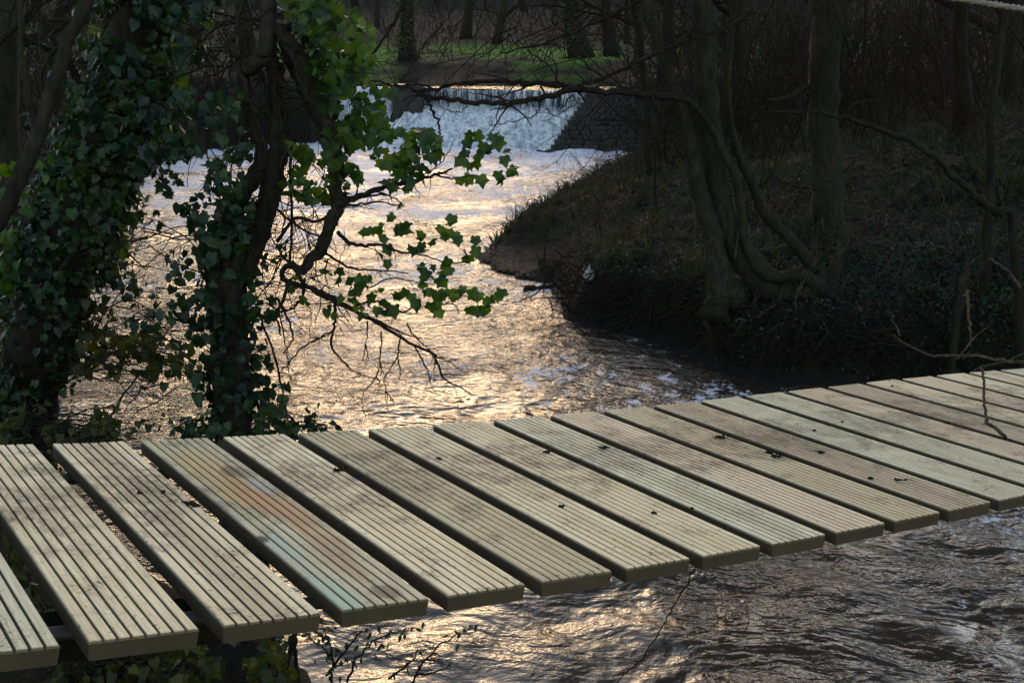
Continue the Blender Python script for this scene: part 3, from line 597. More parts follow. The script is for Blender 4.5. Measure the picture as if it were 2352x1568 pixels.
for Pv, rv in ((P2, r2), (P2, r2), (SA, rA), (SA, rA), (SD, rD), (SD, rD), (SC, rC), (P2, r2)):    # bare ivy stems winding up the bark
    k0 = int(rng.integers(0, len(Pv) // 3)); k1 = int(rng.integers(len(Pv) * 2 // 3, len(Pv))); a0 = rng.uniform(0, 6.28); q = []
    for k in range(k0, k1, 2): a = a0 + k * rng.uniform(.05, .11); q.append(Pv[k] + (rv[k] + .004) * np.array([math.cos(a), -abs(math.sin(a)), 0]))
    limb(mb, q, np.linspace(.012, .006, len(q)), rng, 5, 3, .003)
part(mb, 'trunk', M['bark_grey'], t2)
# drooping branches and their twigs
br = MB(); tipsb = []
def trace(pts, r0, r1, Y, kids=0, L=.22, sides=5, lv=1, down=-.25):
    P, r = smooth_path(ats(pts, Y), np.linspace(r0, r1, len(pts)), 4, .0025, rng); br.tube(P, r, sides, True)
    for k in range(kids):
        i = int(rng.integers(2, len(P) - 1)); d = unit(P[i] - P[i - 1]); s = unit(rng.normal(0, 1, 3) + np.array([0, 0, down]))
        sprout(br, P[i], d * .5 + s * .8, L * rng.uniform(.5, 1.2), max(.0016, r[i] * .4), lv, rng, down, .35, (1, 3), 5, .8, tipsb)
    return P
Yb = 5.1
trace([(694, 618), (656, 612), (650, 640), (692, 655), (729, 667), (766, 684), (815, 714), (864, 739), (901, 763), (950, 793), (997, 815), (1017, 866), (1050, 886), (1081, 903)], .014, .003, Yb, 8, .2)
trace([(670, 600), (690, 640), (720, 668), (760, 690), (820, 716), (866, 735), (905, 757), (945, 772), (967, 775)], .010, .0025, Yb - .06, 5, .15)
trace([(770, 690), (769, 730), (766, 759), (762, 800), (776, 815), (795, 838), (815, 854), (864, 869)], .008, .002, Yb, 6, .12)
trace([(764, 761), (730, 778), (692, 800), (665, 832), (643, 857), (640, 889)], .005, .002, Yb, 5, .1)
trace([(755, 770), (722, 777), (712, 765), (716, 735), (713, 720)], .003, .0015, Yb, 1, .06)
for q in ([(843, 737), (844, 765), (840, 792), (832, 830)], [(840, 792), (848, 825)], [(876, 761), (876, 790), (872, 830), (864, 867), (845, 890), (832, 911), (834, 935), (841, 960)], [(872, 830), (877, 850), (874, 862)], [(864, 867), (872, 878), (868, 885)],
          [(919, 766), (917, 800), (912, 822), (898, 845), (884, 869), (886, 898), (886, 925), (891, 945)], [(913, 820), (919, 850), (918, 862)], [(886, 898), (897, 912), (906, 928)], [(935, 742), (946, 765), (962, 781), (985, 803), (996, 820), (998, 874)],
          [(985, 803), (1000, 830), (996, 845)], [(990, 812), (1010, 820), (1025, 825), (1055, 848)], [(950, 793), (975, 833), (985, 862), (990, 880)]): trace(q, .0042, .0016, Yb, 2, .07)
trace([(634, 683), (653, 717), (668, 751), (670, 781), (655, 805), (651, 812)], .006, .003, Yb - .1, 3, .1); trace([(640, 720), (652, 770), (658, 800), (662, 850), (668, 875)], .004, .0018, Yb - .1, 3, .08)
trace([(668, 640), (650, 690), (632, 720), (640, 745), (645, 770)], .008, .004, Yb - .1, 4, .12); trace([(700, 640), (690, 690), (655, 715), (620, 700), (595, 690)], .007, .003, Yb, 4, .12)
trace([(588, 700), (603, 745), (625, 800), (640, 860), (650, 910), (665, 980), (672, 1010)], .006, .004, Yb, 2, .12)
trace([(776, 474), (805, 458), (839, 447), (888, 429), (950, 417), (998, 402), (1039, 387)], .017, .004, Yb, 9, .16, 6); trace([(839, 450), (880, 448), (905, 455), (930, 472)], .005, .002, Yb, 2, .07)
trace([(950, 417), (975, 400), (1000, 385), (1030, 350), (1046, 320)], .004, .0015, Yb, 3, .09); trace([(998, 402), (1035, 410), (1078, 402), (1105, 405)], .005, .002, Yb, 4, .1)
trace([(776, 474), (830, 470), (870, 462), (905, 470), (928, 473)], .006, .002, Yb - .05, 3, .1); trace([(888, 429), (897, 450), (900, 462)], .004, .002, Yb, 0)
trace([(776, 532), (803, 557), (839, 564), (876, 562), (913, 577), (957, 581)], .010, .004, Yb, 5, .13); trace([(741, 577), (778, 601), (815, 618), (864, 621), (938, 628)], .007, .003, Yb, 5, .13)
trace([(957, 581), (985, 590), (1010, 600), (1040, 605), (1080, 600)], .004, .002, Yb, 4, .09); trace([(820, 700), (868, 694), (920, 715), (960, 705), (1040, 700), (1054, 722)], .006, .002, Yb, 5, .1)
trace([(1020, 700), (1060, 680), (1090, 690), (1110, 707), (1150, 690)], .003, .0015, Yb, 3, .07); trace([(850, 660), (900, 640), (945, 645), (1000, 655)], .004, .002, Yb, 4, .1)
trace([(637, 555), (680, 500), (730, 510), (776, 476)], .009, .006, Yb, 4, .15); trace([(620, 470), (660, 500), (700, 530), (740, 545)], .007, .004, Yb, 4, .13); trace([(668, 330), (668, 420), (670, 520), (665, 600)], .007, .006, Yb + .1, 4, .15)
for k in range(60):
    a = (rng.uniform(590, 780), rng.uniform(430, 660)); sprout(br, at(*a, Yb + rng.normal(0, .08)), rng.normal(0, 1, 3) * np.array([1, .3, .7]), .28, .0035, 1, rng, 0, .4, (1, 3))
for k in range(46):
    a = (rng.uniform(220, 520), rng.uniform(520, 980)); sprout(br, at(*a, 5.15 + rng.normal(0, .2)), np.array([-1 if rng.random() < .7 else 1, .2, rng.normal(0, .35)]), .5, .004, 2, rng, -.05, .3, (1, 3))
for k in range(40):
    a = (rng.uniform(400, 640), rng.uniform(-20, 330)); sprout(br, at(*a, 5.3 + rng.normal(0, .2)), rng.normal(0, 1, 3) * np.array([1, .3, 1]), .5, .005, 2, rng, .05, .35, (1, 3))
part(br, 'branch', M['twig'], t2)
lf = MB(); mass(lf, [(450, 380), (520, 390), (570, 450), (560, 560), (500, 600), (440, 540)], 70, 5.02, .05, .07, rng, thr=.2); clad(lf, P2, r2, 250, .070, rng, .07, lo=.12, hi=.80); clad(lf, P2, r2, 110, .076, rng, .10, lo=.14, hi=.52)
mass(lf, [(440, 640), (480, 600), (600, 640), (640, 700), (600, 760), (660, 880), (610, 960), (590, 1030), (480, 1040), (450, 900), (420, 740)], 150, 5.05, .05, .068, rng, thr=.28)
mass(lf, [(330, 250), (400, 200), (560, 210), (575, 330), (560, 440), (600, 480), (560, 560), (470, 620), (430, 520), (380, 430), (300, 420)], 250, 5.1, .12, .066, rng, thr=.36, twigs=br)
mass(lf, [(380, 540), (500, 620), (470, 760), (330, 800), (250, 690), (300, 640), (380, 660)], 70, 5.1, .12, .06, rng, thr=.5)
part(lf, 'ivy', M['ivy'], t2)
lf = MB()
mass(lf, [(640, -40), (760, -30), (860, 60), (850, 180), (905, 195), (880, 300), (800, 330), (770, 260), (715, 140), (660, 40)], 240, 5.15, .14, .070, rng, thr=.33)
mass(lf, [(800, 260), (880, 290), (985, 300), (1012, 330), (985, 400), (930, 440), (860, 430), (770, 400), (740, 330)], 150, 5.1, .10, .068, rng, thr=.28, ns=40)
mass(lf, [(650, 320), (770, 350), (860, 400), (840, 470), (760, 460), (700, 500), (650, 430)], 80, 5.12, .1, .06, rng, thr=.3, ns=40)
mass(lf, [(640, 560), (760, 620), (900, 640), (840, 740), (700, 700), (620, 650)], 40, 5.1, .1, .05, rng, thr=.4, ns=40)
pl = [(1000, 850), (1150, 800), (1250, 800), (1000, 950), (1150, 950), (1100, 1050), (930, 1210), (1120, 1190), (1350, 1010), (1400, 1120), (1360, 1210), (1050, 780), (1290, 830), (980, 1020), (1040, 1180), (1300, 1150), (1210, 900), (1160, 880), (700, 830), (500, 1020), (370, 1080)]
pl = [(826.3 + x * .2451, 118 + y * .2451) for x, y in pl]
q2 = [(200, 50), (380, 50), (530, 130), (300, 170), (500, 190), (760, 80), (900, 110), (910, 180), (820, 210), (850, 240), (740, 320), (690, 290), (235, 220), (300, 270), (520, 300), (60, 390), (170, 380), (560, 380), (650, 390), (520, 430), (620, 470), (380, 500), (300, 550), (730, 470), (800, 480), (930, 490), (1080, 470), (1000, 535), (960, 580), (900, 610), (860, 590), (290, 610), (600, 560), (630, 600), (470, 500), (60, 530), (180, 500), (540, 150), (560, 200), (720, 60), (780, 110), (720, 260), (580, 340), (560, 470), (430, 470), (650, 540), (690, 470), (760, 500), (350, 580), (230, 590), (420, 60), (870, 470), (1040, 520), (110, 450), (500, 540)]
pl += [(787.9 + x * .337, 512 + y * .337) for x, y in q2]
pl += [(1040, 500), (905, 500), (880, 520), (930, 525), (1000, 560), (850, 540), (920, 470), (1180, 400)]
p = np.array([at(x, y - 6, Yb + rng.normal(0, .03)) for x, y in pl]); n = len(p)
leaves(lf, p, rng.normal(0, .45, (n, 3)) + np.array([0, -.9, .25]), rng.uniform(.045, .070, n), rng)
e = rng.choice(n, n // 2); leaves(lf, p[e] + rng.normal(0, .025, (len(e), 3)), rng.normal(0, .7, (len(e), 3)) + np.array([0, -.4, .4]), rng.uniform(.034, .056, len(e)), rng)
part(lf, 'sunlit_ivy', M['ivy_bright'], t2)  # hanging leaves with backlight put into their colour
lf = MB(); mass(lf, [(640, -40), (700, -30), (800, 60), (830, 200), (870, 300), (780, 400), (720, 300), (690, 160), (640, 60)], 110, 5.22, .12, .066, rng, thr=.4); part(lf, 'shaded_ivy', M['ivy'], t2)  # ivy colour without the painted backlight

# shrubs round the foot of the trees and below the deck
def sprig_shrub(label, cat, stems, leafpts, size, Y, m, group=None, nl=60, polys=(), shape=HEART, name='shrub', stem_m='twig', thr=.35):
    a = ats([stems[0][0]], Y)[0]; g = thing(name, label, cat, (a[0], a[1], a[2]), group); s = MB(); l = MB()
    for st in stems:
        P, r = smooth_path(ats(st, Y), np.linspace(.005, .002, len(st)), 4, .004, rng); s.tube(P, r, 4)
        k = max(2, nl // len(stems)); i = rng.integers(len(P) // 3, len(P), k)
        leaves(l, P[i] + rng.normal(0, size * .6, (k, 3)), rng.normal(0, .7, (k, 3)) + np.array([0, -.3, .7]), size * rng.uniform(.6, 1.2, k), rng, shape, fold=.1)
    for poly, n in polys: mass(l, poly, n, Y, .14, size, rng, shape, thr, 45., s)
    if leafpts:
        p = np.array([at(x, y, Y + rng.normal(0, .02)) for x, y in leafpts]); leaves(l, p, rng.normal(0, .6, (len(p), 3)) + np.array([0, -.6, .5]), size * rng.uniform(.8, 1.3, len(p)), rng, shape)
    part(s, 'stem', M[stem_m], g); part(l, 'foliage', M[m], g); return g
sprig_shrub('yellow green leafy shrub over the water between the two ivy trees', 'shrub', [[(130, 900), (200, 840), (280, 800), (340, 790)], [(120, 880), (210, 780), (240, 690), (215, 600)], [(250, 960), (320, 860), (400, 830), (470, 860)]], None, .05, 5.6, 'shrub', polys=[([(130, 800), (200, 740), (300, 760), (430, 770), (450, 830), (380, 880), (250, 860), (150, 850)], 130), ([(190, 560), (260, 590), (250, 700), (180, 720), (150, 650)], 50)])
sprig_shrub('low tangled shrub of small yellowing leaves at the foot of the leaning ivy tree', 'shrub', [[(60, 1080), (100, 1000), (180, 950), (260, 930)], [(100, 1080), (170, 1010), (290, 985), (370, 960)], [(40, 1060), (60, 980), (90, 930)]], None, .034, 5.0, 'shrub', polys=[([(-10, 950), (60, 920), (200, 930), (330, 990), (260, 1040), (-10, 1040)], 330)])
sprig_shrub('dark leafy sprigs poking up behind the fourth and fifth boards', 'shrub', [[(600, 1040), (640, 985), (700, 965), (725, 945)], [(640, 1040), (680, 985), (740, 975), (765, 985)], [(560, 1050), (480, 980), (440, 960), (390, 990)], [(700, 1030), (720, 990), (716, 950)]], [(720, 940), (712, 960), (730, 965), (722, 978), (745, 985), (435, 960), (445, 975), (410, 980), (400, 990), (470, 985), (500, 975), (520, 970)], .034, 4.7, 'ivy', polys=[([(590, 950), (650, 900), (690, 990), (760, 985), (770, 1005), (600, 1030)], 90), ([(380, 985), (420, 955), (480, 985), (480, 1010), (380, 1010)], 24)])
ssx = lambda l: [(576.5 + x * .2451, 1183.7 + y * .2451) for x, y in l]
sprig_shrub('fine twigged shrub with small pointed leaves below the near end of the third board', 'shrub',
            [ssx(q) for q in ([(760, 1700), (770, 1400), (680, 1260), (540, 1100)], [(770, 1400), (900, 1250), (1000, 1130), (1080, 1060)], [(780, 1390), (740, 1200), (690, 1060)], [(900, 1560), (960, 1380), (1060, 1250), (1230, 1130), (1400, 1090), (1530, 1050)], [(700, 1500), (820, 1400), (950, 1330)])],
            ssx([(1440, 1100), (1500, 1040), (1150, 1170), (1220, 1190), (1030, 1330), (960, 1370), (800, 1250), (880, 1270), (730, 1500), (840, 1500), (1420, 1090), (1460, 1050), (1540, 1060), (700, 1060), (1080, 1060), (1190, 1030), (1100, 1180), (1220, 1210), (1010, 1210), (620, 1100), (1280, 1100)]), .026, 3.9, 'ivy', nl=70, shape=OVAL)
sprig_shrub('slim arching bramble sprig over the water right of the fine twigged shrub', 'shrub',
            [ssx(q) for q in ([(1480, 1640), (1520, 1540), (1650, 1330), (1850, 1150), (2080, 1040)], [(1290, 1530), (1480, 1390), (1560, 1250)], [(1540, 1500), (1750, 1460), (1880, 1370)])], ssx([(1900, 1080), (2000, 1050), (2100, 1030), (2130, 1060), (1860, 1120), (1340, 1490), (1470, 1420), (1570, 1400), (1880, 1370), (1720, 1200), (1960, 1090), (2060, 1020), (2120, 1010)]), .026, 3.9, 'ivy', nl=6, shape=OVAL)
sprig_shrub('leafy undergrowth on the bank below the first two boards', 'undergrowth', [[(150, 1640), (220, 1560), (300, 1520)], [(350, 1660), (380, 1560), (440, 1500)], [(600, 1640), (640, 1560), (690, 1540)]], None, .036, 3.7, 'shrub', polys=[([(90, 1540), (200, 1480), (460, 1440), (500, 1600), (90, 1600)], 330), ([(480, 1480), (560, 1440), (650, 1480), (680, 1600), (470, 1600)], 110), ([(0, 1180), (200, 1380), (330, 1480), (100, 1500), (-20, 1400)], 160)])
s = MB()
for q, lb in (([(680, 1440), (675, 1458), (657, 1527), (640, 1600)], 'thickest dark dead stem leaning below the front end of the third board'), ([(676, 1440), (680, 1500), (682, 1600)], 'straight dark dead stem just right of the thickest one below the third board'), ([(640, 1470), (620, 1530), (600, 1600)], 'dark dead stem leaning left beside the ivy trunk below the boards')):
    s = MB(); P, r = smooth_path(ats(q, 3.9), .008, 4, .003, rng); s.tube(P, r, 6); tag(s.build('dead_stick', M['bark_dark']), lb, 'stick', 'dead sticks below the boards')

s = MB(); P, r = smooth_path([at(1600, 1290, 2.62), at(1593, 1311, 2.64), at(1560, 1370, 2.8), at(1526, 1426, 2.95), at(1486, 1496, 3.1), at(1416, 1568, 3.3), at(1380, 1610, 3.4)], .0019, 6, .002, rng); s.tube(P, r, 5)
tag(s.build('hanging_vine', M['twig']), 'single thin dark stem slanting down to the water from under the eighth board', 'vine')

# bare twig reaching over the far boards from the right
s = MB(); w8 = lambda l: [(1729.4 + x * .2647, 768.6 + y * .2647) for x, y in l]; w6 = lambda l: [(1564.2 + x * .337, 518.8 + y * .337) for x, y in l]
Yt = 3.0
def tw(pts, r0, r1, Y=Yt, k=0):
    P, r = smooth_path(ats(pts, Y), np.linspace(r0 * .7, r1 * .7, len(pts)), 5, .0012, rng); s.tube(P, r, 6)
    for j in range(k):
        i = int(rng.integers(1, len(P))); sprout(s, P[i], unit(rng.normal(0, 1, 3)), .012, r[i] * .7, 0, rng, 0, .2, (0, 0), 2, sides=4)
tw(w8([(1205, -10), (1270, 40), (1350, 90), (1510, 170), (1700, 176), (1900, 180), (2050, 200), (2200, 225), (2420, 250), (2700, 290)]), .0035, .007, k=12)
tw(w8([(1900, 320), (1985, 275), (2120, 245), (2220, 225), (2300, 180), (2400, 150)]), .003, .004, k=5)
tw(w8([(1975, 275), (1990, 310), (2003, 420), (2006, 560), (2018, 680), (2032, 770)]), .004, .0065, k=7); tw(w8([(2032, 770), (2000, 776)]), .004, .003)
tw(w8([(2032, 772), (2090, 800), (2200, 895), (2300, 960), (2420, 1060)]), .0065, .008, k=3)
tw(w6([(1955, 440), (1952, 520), (1962, 640), (1972, 720), (1970, 790), (1940, 830), (1880, 910)]), .0065, .003, k=8); tw(w6([(1970, 790), (2030, 730), (2085, 695)]), .004, .002, k=2); tw(w6([(1400, 580), (1450, 610), (1440, 640), (1470, 690), (1492, 750)]), .002, .0035, k=3); tw(w6([(2100, 220), (2180, 270), (2250, 330), (2310, 420)]), .003, .006, k=4)
tag(s.build('bare_twig', M['twig_pale']), 'bare knobbly twig arching over the boards at the right edge', 'twig')
# ---------------------------------------------------------------- trees of the right bank
rng = np.random.default_rng(202)
def crown(mb, p, d, L, r, rng, lev=3, up=.25, kids=(4, 6)): sprout(mb, p, d, L, r, lev, rng, up, .22, kids, 8, .75)
c6 = lambda l: [(1498.8 + q[0] * .2451, 365.1 + q[1] * .2451, *(q[2:])) for q in l]
c3 = lambda l: [(1564.2 + q[0] * .337, q[1] * .337, *(q[2:])) for q in l]
c2 = lambda l: [(787.9 + q[0] * .337, q[1] * .337, *(q[2:])) for q in l]
b0 = at(1880, 700, 9.6); Yr = 9.6
R1 = thing('coppiced_tree', 'many stemmed tree whose curved trunks rise from one base on the undercut right bank', 'tree', tuple(b0))
mb = MB()
limb(mb, ats([(1905, 690, .15), (1860, 676), (1810, 672), (1765, 655), (1725, 610), (1690, 560), (1664, 490), (1645, 400), (1632, 300), (1622, 180), (1614, 60), (1608, -60), (1600, -300, .1), (1570, -900, .4), (1600, -1500, .8)], Yr), [.17, .17, .155, .145, .125, .108, .098, .095, .092, .088, .085, .08, .075, .06, .03], rng, 14, 5, .006, .10)
limb(mb, ats([(1632, 730, -.1), (1650, 690), (1652, 640), (1640, 560), (1624, 500), (1608, 440), (1594, 380), (1580, 310), (1562, 240), (1530, 150), (1500, 60), (1470, -60), (1430, -400), (1420, -800)], Yr - .1), [.11, .10, .095, .085, .078, .072, .066, .06, .055, .05, .045, .04, .03, .02], rng, 12, 5, .006, .12)
limb(mb, ats([(1700, 690), (1670, 665), (1655, 640)], Yr - .05), [.12, .10, .06], rng, 10)
limb(mb, ats([(1896, 671), (1866, 647), (1828, 630), (1793, 638), (1756, 632), (1732, 600), (1712, 549), (1703, 488), (1693, 426), (1680, 385), (1662, 354), (1632, 290), (1598, 245), (1576, 226)], Yr - .15), [.065, .06, .052, .048, .045, .042, .040, .036, .033, .031, .029, .026, .024, .023], rng, 9)
limb(mb, ats([(1885, 665), (1878, 620), (1866, 605), (1842, 580), (1805, 537), (1768, 505), (1744, 470), (1727, 419), (1700, 365), (1680, 290), (1672, 200), (1680, 80), (1690, -60), (1700, -400)], Yr + .1), [.07, .06, .056, .052, .048, .045, .042, .04, .036, .032, .028, .025, .022, .015], rng, 9)
limb(mb, ats([(1895, 700), (1910, 640), (1930, 560)], Yr + .15), [.12, .07, .02], rng, 9)
for k in range(9):        # spreading roots
    a = 1640 + 34 * k; limb(mb, [at(a, 690 + rng.uniform(-8, 8), Yr), at(a + rng.uniform(-30, 30), 730, Yr - .15), at(a + rng.uniform(-50, 50), 775, Yr - .25)], [.05, .03, .012], rng, 6)
part(mb, 'trunk', M['bark_moss'], R1)
br = MB(); Yw = 9.3
def tr(pts, r0, r1, Y, kids=0, L=.5, lv=1, down=0, mbx=None, sides=6, jit=.008):
    mbx = mbx or br; P, r = smooth_path(ats(pts, Y), np.linspace(r0, r1, len(pts)), 5, jit, rng); mbx.tube(P, r, sides, True, 0, .2, rng)
    for k in range(kids):
        i = int(rng.integers(2, len(P) - 1)); sprout(mbx, P[i], unit(P[i] - P[i - 1]) * .5 + unit(rng.normal(0, 1, 3) * np.array([1, .5, 1]) + np.array([0, 0, down])) * .8, L * rng.uniform(.4, 1.2), max(.003, r[i] * .4), lv, rng, down, .3, (1, 3), 6)
# the long low branch that hangs across the view of the weir
tr(c2([(2338, 670), (2050, 640), (1800, 630), (1600, 600), (1500, 590), (1300, 570), (1150, 556), (1000, 555), (800, 572), (600, 610), (500, 610), (350, 590), (250, 560), (150, 545)]), .028, .006, Yw, 18, .5, 2, -.1)
tr(c2([(1600, 598), (1400, 650), (1250, 685), (1100, 700), (900, 705), (700, 680), (600, 668), (530, 650)]), .024, .014, Yw - .05, 12, .32, 1, -.2, sides=8)
tr(c2([(560, 660), (600, 730), (640, 820), (660, 890), (655, 945)]), .012, .006, Yw - .05, 3, .12, 1, -.1)
tr(c2([(600, 610), (450, 660), (400, 690), (340, 700)]), .007, .003, Yw, 2, .2); tr(c2([(600, 600), (470, 570), (300, 590), (150, 590), (60, 560)]), .010, .004, Yw, 6, .35, 2)
tr(c2([(1350, 690), (1330, 750), (1270, 800), (1150, 825), (1050, 850), (1000, 850)]), .006, .002, Yw, 5, .14); tr(c2([(850, 710), (800, 760), (740, 770), (680, 740)]), .005, .002, Yw, 3, .1)
tr(c2([(1560, 650), (1500, 730), (1450, 790), (1390, 740)]), .006, .002, Yw, 3, .14); tr(c2([(1560, 640), (1580, 700), (1500, 760), (1380, 830), (1360, 860)]), .004, .002, Yw, 3, .1)
tr(c2([(1600, 590), (1720, 550), (1850, 500), (2050, 400), (2200, 340), (2338, 290), (2600, 200), (2800, 60)]), .018, .014, Yw, 10, .5, 2); tr(c2([(1060, 370), (1159, 350), (1400, 290), (1650, 190), (1900, 75), (2100, -30)]), .004, .016, Yw + .3, 10, .5, 2)
tr(c2([(1500, 585), (1400, 460), (1250, 330), (1180, 200)]), .008, .003, Yw, 7, .4, 2); tr(c2([(1700, 480), (1560, 350), (1400, 300), (1200, 330)]), .007, .003, Yw + .2, 6, .4, 2)
tr(c2([(400, 560), (480, 420), (560, 300), (700, 150), (780, 0)]), .006, .004, Yw - 1, 6, .35, 2); tr(c2([(60, 500), (180, 380), (300, 240), (400, 60), (440, -40)]), .008, .010, Yw - 2, 8, .4, 2)
for k in range(90): sprout(br, at(rng.uniform(1360, 1620) if k % 3 else rng.uniform(1100, 1400), rng.uniform(-30, 330) if k % 3 else rng.uniform(-40, 90), Yw + rng.uniform(-.8, 2.5)), unit(rng.normal(0, 1, 3) * np.array([1, .4, .8])), rng.uniform(.5, 1.3), .006, 2, rng, -.02, .25, (2, 3))
for k in range(5): crown(br, at(1600 + rng.uniform(-120, 60), -120 - 180 * k, Yr + .2), rng.normal(0, 1, 3) * np.array([1, 1, .3]) + np.array([0, 0, .6]), 2.6, .04, rng, 3, .2, (3, 5))
part(br, 'branch', M['twig'], R1)
# upright tree behind
def bark_tree(name, label, pts, rad, Y, mat_, forks=(), sides=14, crowns=0, seed=0, cl=2.5, group=None, toproot=True, sway=.01):
    g = np.random.default_rng(seed); P = ats(pts, Y); b = P[0].copy(); b[2] = min(b[2], gz(b[0], b[1])) - .1; P[0] = b
    t = thing(name, label, 'tree', tuple(b), group); s = MB(); limb(s, P, rad, g, sides, 5, sway, .10)
    for f, fr in forks: limb(s, ats(f, Y), fr, g, max(6, sides - 4))
    part(s, 'trunk', mat_, t)
    if crowns:
        c = MB(); top = P[-1]
        for k in range(crowns):
            q = P[-1] * rng.uniform(.5, 1) + P[-2] * 0; i = int(g.integers(max(1, len(P) - 3), len(P))); crown(c, P[i], g.normal(0, 1, 3) * np.array([1, 1, .4]) + np.array([0, 0, .8]), cl * g.uniform(.7, 1.2), rad[-1] * .8, g, 3, .15, (3, 5))
        part(c, 'crown', M['twig'], t)
    return t
bark_tree('upright_tree', 'stout straight trunk with greenish bark standing behind the many stemmed tree', [(1912, 720), (1910, 640), (1906, 570), (1901, 480), (1896, 380), (1894, 250), (1894, 130), (1900, 40), (1880, -60), (1850, -400), (1840, -1000)], [.22, .18, .165, .15, .146, .142, .14, .145, .12, .10, .06], 11.2, M['bark_moss'], [([(1900, 60), (1930, 10), (1960, -60), (2010, -300), (2060, -700)], [.11, .09, .08, .07, .04]), ([(1760, 232), (1800, 226), (1860, 200), (1896, 176)], [.012, .02, .025, .03])], crowns=5, seed=4, cl=3)
bark_tree('thin_tree', 'thin dark upright trunk near the right edge under the rope', [(2262, 640), (2268, 560), (2275, 404), (2279, 270), (2289, 168), (2302, 50), (2312, -60), (2330, -400)], [.05, .045, .036, .034, .036, .038, .036, .02], 9.5, M['bark_dark'], crowns=2, seed=5, cl=2)
bark_tree('leaning_sapling', 'leaning dark sapling whose long bough arches left in front of the stout upright trunk', [(2400, 640), (2330, 540), (2289, 489), (2238, 452), (2171, 387), (2103, 327), (2002, 290), (1935, 266), (1867, 256), (1800, 258), (1743, 259)], [.036, .033, .029, .025, .023, .021, .019, .015, .011, .008, .004], 8.3, M['bark_dark'], [([(1935, 266), (1960, 240), (2010, 230), (2050, 245)], [.01, .008, .006, .004]), ([(1756, 402), (1790, 412), (1830, 429), (1874, 431), (1915, 409), (1965, 370)], [.004, .006, .007, .007, .006, .004])], seed=6, sides=8)
bark_tree('leaning_sapling', 'slim sapling with peeling bark leaning beside the ivy patch near the right edge', [(2190, 780), (2205, 690), (2222, 620), (2232, 570)], [.035, .03, .024, .010], 8.9, M['bark_grey'], [([(2200, 720), (2240, 640), (2290, 560)], [.02, .016, .008])], seed=7, sides=9)
bark_tree('young_tree', 'pair of straight thin stems standing on the bank left of the many stemmed tree', [(1492, 470), (1490, 400), (1486, 300), (1480, 180), (1462, 60), (1450, -60), (1440, -300)], [.06, .045, .04, .04, .045, .05, .03], 16, M['bark_dark'], [([(1512, 470), (1514, 380), (1520, 250), (1530, 100), (1520, -40)], [.03, .03, .028, .025, .02])], seed=8, sides=8, crowns=3, cl=2.4)
bark_tree('thin_tree', 'single thin dark pole like trunk rising from the near tip of the grassy bank', [(1506, 500), (1505, 420), (1502, 340), (1490, 250)], [.018, .016, .014, .008], 13.5, M['bark_dark'], seed=9, sides=6, crowns=1, cl=1.0)
# bare shrubs on the slope, each sprouting many thin rods
k = 0
def rods(label, px, py, Y, n, h, m, seed, spread=.5, r=.006, lv=2, group='bare shrubs on the right bank', up=.35):
    g = np.random.default_rng(seed); a = at(px, py, Y); z = gz(a[0], a[1]); t = thing('bare_shrub', label, 'shrub', (a[0], a[1], z), group); s = MB()
    for i in range(n):
        d = np.array([g.normal(0, spread), g.normal(0, spread * .7), 1.0]); sprout(s, (a[0] + g.normal(0, .1), a[1] + g.normal(0, .1), z - .03), d, h * g.uniform(.5, 1.15), r, lv, g, up * .3, .16, (2, 4), 8, .6)
    part(s, 'stem', m, t); return t
rods('bare shrub directly behind the low branch, right of the stepped weir wall', 1480, 330, 20, 12, 2.4, M['twig'], 1); rods('bare shrub on the bank just left of the two straight thin stems', 1430, 420, 15, 9, 1.5, M['twig'], 2)
rods('bare shrub between the many stemmed tree and the stout upright trunk', 1760, 420, 12, 12, 1.9, M['twig'], 3); rods('reddish bare shrub fanning out below the rope at the upper right', 2262, 190, 14, 26, 2.2, M['twig_red'], 4, .9)
rods('bare shrub on the leaf covered slope right of the stout upright trunk', 2020, 330, 14, 10, 1.5, M['twig'], 5); rods('tall bare shrub high on the slope behind the stout upright trunk', 1960, 170, 20, 20, 2.8, M['twig_red'], 6, .7)
rods('wide bare shrub on the crest of the bank left of the stout upright trunk', 1760, 200, 19, 20, 2.8, M['twig_red'], 7, .7); rods('pale bare shrub by the water at the foot of the undercut roots', 1560, 690, 10.3, 7, .7, M['twig_pale'], 8, .6, .004)
rods('bare shrub at the far right edge above the ivy patch', 2340, 330, 12, 14, 1.6, M['twig'], 9, .7); rods('bare shrub near the top of the bank between the curved trunks', 1650, 260, 17, 16, 2.4, M['twig'], 10, .6)
rods('bare shrub leaning over the dark water right of the undercut roots', 2080, 800, 8.9, 8, .8, M['twig'], 11, .8, .004); rods('bare shrub on the near grassy tip of the bank', 1370, 560, 13.2, 6, .7, M['twig'], 12, .5, .004)
rods('twiggy shrub crowded against the left side of the many stemmed tree', 1560, 300, 17, 16, 2.2, M['twig'], 13, .6); rods('bare shrub on the crest of the slope at the far right', 2150, 160, 18, 18, 2.3, M['twig_red'], 14, .8)
